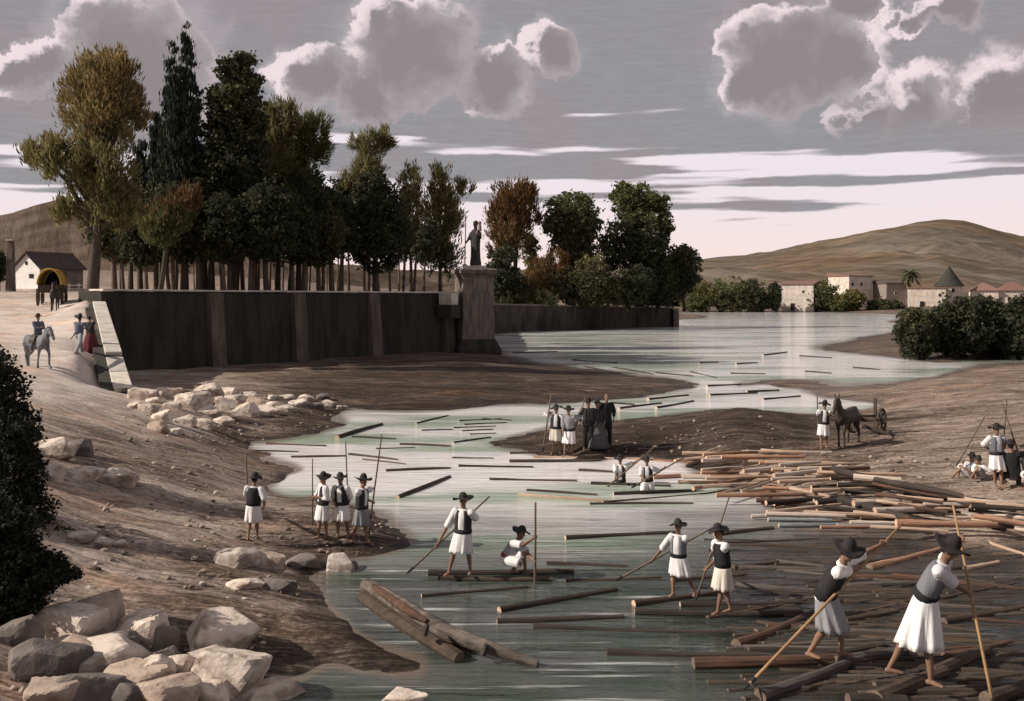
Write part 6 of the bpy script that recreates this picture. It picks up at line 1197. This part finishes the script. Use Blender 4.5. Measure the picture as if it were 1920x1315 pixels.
def wheel(mb_t, c, r, axis, name, parent, mat='timber', spokes=10):
    axis = Vector(axis).normalized(); a = Vector((0, 0, 1)); b = axis.cross(a).normalized(); m = MB(); n = 24
    def rg(rad, o): return [c+axis*o+a*(rad*math.cos(u))+b*(rad*math.sin(u)) for u in [2*math.pi*j/n for j in range(n)]]
    rs = [rg(r, -.04), rg(r, .04), rg(r*.87, .04), rg(r*.87, -.04)]
    for i in range(4):
        q, w_ = rs[i], rs[(i+1) % 4]; o = len(m.v); m.add(q+w_, [(j, (j+1) % n, n+(j+1) % n, n+j) for j in range(n)])
    rim = m.build(name, mat, parent, fixn=True)
    h = MB(); h.tube([c-axis*.12, c+axis*.12], .10*r/.6, 10); h.build('hub', mat, rim)
    for k in range(spokes):
        u = 2*math.pi*k/spokes; e = a*math.cos(u)+b*math.sin(u); sp = MB(); sp.tube([c+e*.08, c+e*r*.9], .028, 5); sp.build('spoke', mat, rim)
def carts():
    # grey horse and rider on the road
    g_ = GP(70, 690); k = g_.y/FPX; s = 1.0*(110*k)/2.55
    hl = (g_.x, g_.y, g_.z); horse('grey horse walking down the road under a rider', hl, -36, s, 'coat_grey', neck_up=.8, stride=.22, saddle=True)
    zc = g_.z; Yh = g_.y
    def rider():
        fwd = Vector((math.cos(math.radians(-36)), math.sin(math.radians(-36)), 0)); sd = Vector((-fwd.y, fwd.x, 0)); c = Vector(hl)
        seat = c+Vector((0, 0, 1.53*s))+fwd*.05*s; f1 = c+sd*.36*s+fwd*.12*s+Vector((0, 0, .72*s)); f2 = c-sd*.36*s+fwd*.12*s+Vector((0, 0, .72*s))
        px = lambda v: ((v.x/v.y)*FPX+CXP, HZ+(CAMH-v.z)/v.y*FPX)
        hnd = c+fwd*.42*s+Vector((0, 0, 1.75*s)); h1 = px(hnd)
        t = person('rider in dark blue coat and round hat on the grey horse', [px(f1), px(f2)], 54, px(seat), px(seat+Vector((0, 0, .50*s))), ((h1[0], h1[1], hnd.y-seat.y), (h1[0]+1, h1[1], hnd.y-seat.y)), feetY=(f1.y, f2.y), Y=seat.y, h=1.66*s, kit=dict(shirt='cloth_blue', kilt='cloth_slate', sleeve=1.8, sash=None), bottom='trousers', voxel=.025, hat='small', knee=(fwd*.8+sd*1.6, fwd*.8-sd*1.6))
        return t
    rider()
    # mule with a timber hauling axle
    m = GP(1585, 838); k = m.y/FPX; s = (92*k)/2.0
    horse('dark brown mule with long upright ears harnessed to a log cart', (m.x+.1, m.y+.2, m.z), 232, s*1.08, 'coat_brown', 'mule', 'mule', neck_up=1.0, ears=.26, stride=.16, voxel=.024)
    c0 = GP(1612, 826); ct = thing('log_cart', (c0.x, c0.y+.5, c0.z), 'two wheeled log cart with long shafts behind the mule', 'cart', rz=math.radians(232))
    r = .52
    for q in (-.52, .52): wheel(None, Vector((-1.35+.0, q, r)), r, (0, 1, 0), 'wheel', ct)
    ax = MB(); ax.tube([(-1.35, -.6, r), (-1.35, .6, r)], .05, 8); ax.box((-1.35, 0, r+.14), (.09, .42, .08)); ax.build('axle', 'timber', ct)
    for q in (-.34, .34): sh = MB(); sh.tube([(-1.5, q, r+.2), (-.4, q*1.0, .82), (.7, q*.95, .92)], [.05, .042, .03], 7); sh.build('shaft', 'timber', ct)
    ps = MB(); ps.box((-1.32, .3, .75), (.05, .05, .65)); ps.build('stake', 'timber', ct)
    log(1618, 800, 1690, 822, 7, 'log dragged on the sand behind the log cart', 'bark_black', z=c0.z+.35, z2=c0.z+.05)
    # covered wagon coming down the road
    w_ = GP(106, 574); k = w_.y/FPX; wg = thing('covered_wagon', (w_.x-.95, w_.y+1.4, w_.z), 'covered wagon with yellow hooped canvas coming down the road', 'wagon', rz=math.radians(-74))
    S = (80*k)/3.0
    R_ = .62*S
    for q in (-.78, .78):
        for x in (-.9, 1.0): wheel(None, Vector((x*S, q*S, R_)), R_, (0, 1, 0), 'wheel', wg, spokes=8)
    bd = MB(); bd.box((0, 0, 1.0*S), (1.6*S, .66*S, .07*S)); bd.build('bed', 'timber', wg)
    for q in (-.68, .68):
        for j in range(3): pk = MB(); pk.box((0, q*S, (1.14+.16*j)*S), (1.6*S, .025*S, .07*S)); pk.build('side_plank', 'timber', wg)
    fb = MB(); fb.box((1.62*S, 0, 1.25*S), (.03*S, .66*S, .22*S)); fb.build('front_board', 'timber', wg)
    def arch(x, rr, zz_): return [Vector((x*S, rr*S*math.cos(u), zz_*S+rr*1.45*S*math.sin(u))) for u in [math.pi*j/16 for j in range(17)]]
    cv = MB(); cv.rings([arch(1.45, .74, 1.5), arch(.8, .72, 1.48), arch(0, .74, 1.5), arch(-.8, .72, 1.48), arch(-1.5, .74, 1.5)], False, False, closed=False); cv.build('canvas', 'canvas_yellow', wg, solid=.02, smooth=True)
    for x in (1.5, 0, -1.5): hp = MB(); hp.tube(arch(x, .77, 1.5), .05*S, 6); hp.build('hoop', 'canvas_yellow', wg)
    back = MB(); back.prism([v for v in arch(-1.4, .70, 1.5)], (.03, 0, 0)); back.build('back_curtain', 'canvas_dark', wg)
    dr = w_; person('wagon driver in dark clothes seated under the canvas hoop', [(104, 556), (108, 556)], 15, (106, 547), (106, 534), feetY=w_.y+.2, Y=w_.y+.5, kit=dict(shirt='cloth_dark', kilt='cloth_black', sleeve=1.7, sash=None), bottom='trousers', h=1.5, voxel=.03, knee=(Vector((0, -1, .3)), Vector((0, -1, .3))), hat='small')
    hh = GP(100, 584); horse('dark horse drawing the covered wagon', (hh.x, hh.y+.2, hh.z), -70, 1.15, 'coat_black', neck_up=.7, stride=.16, voxel=.035)
carts()
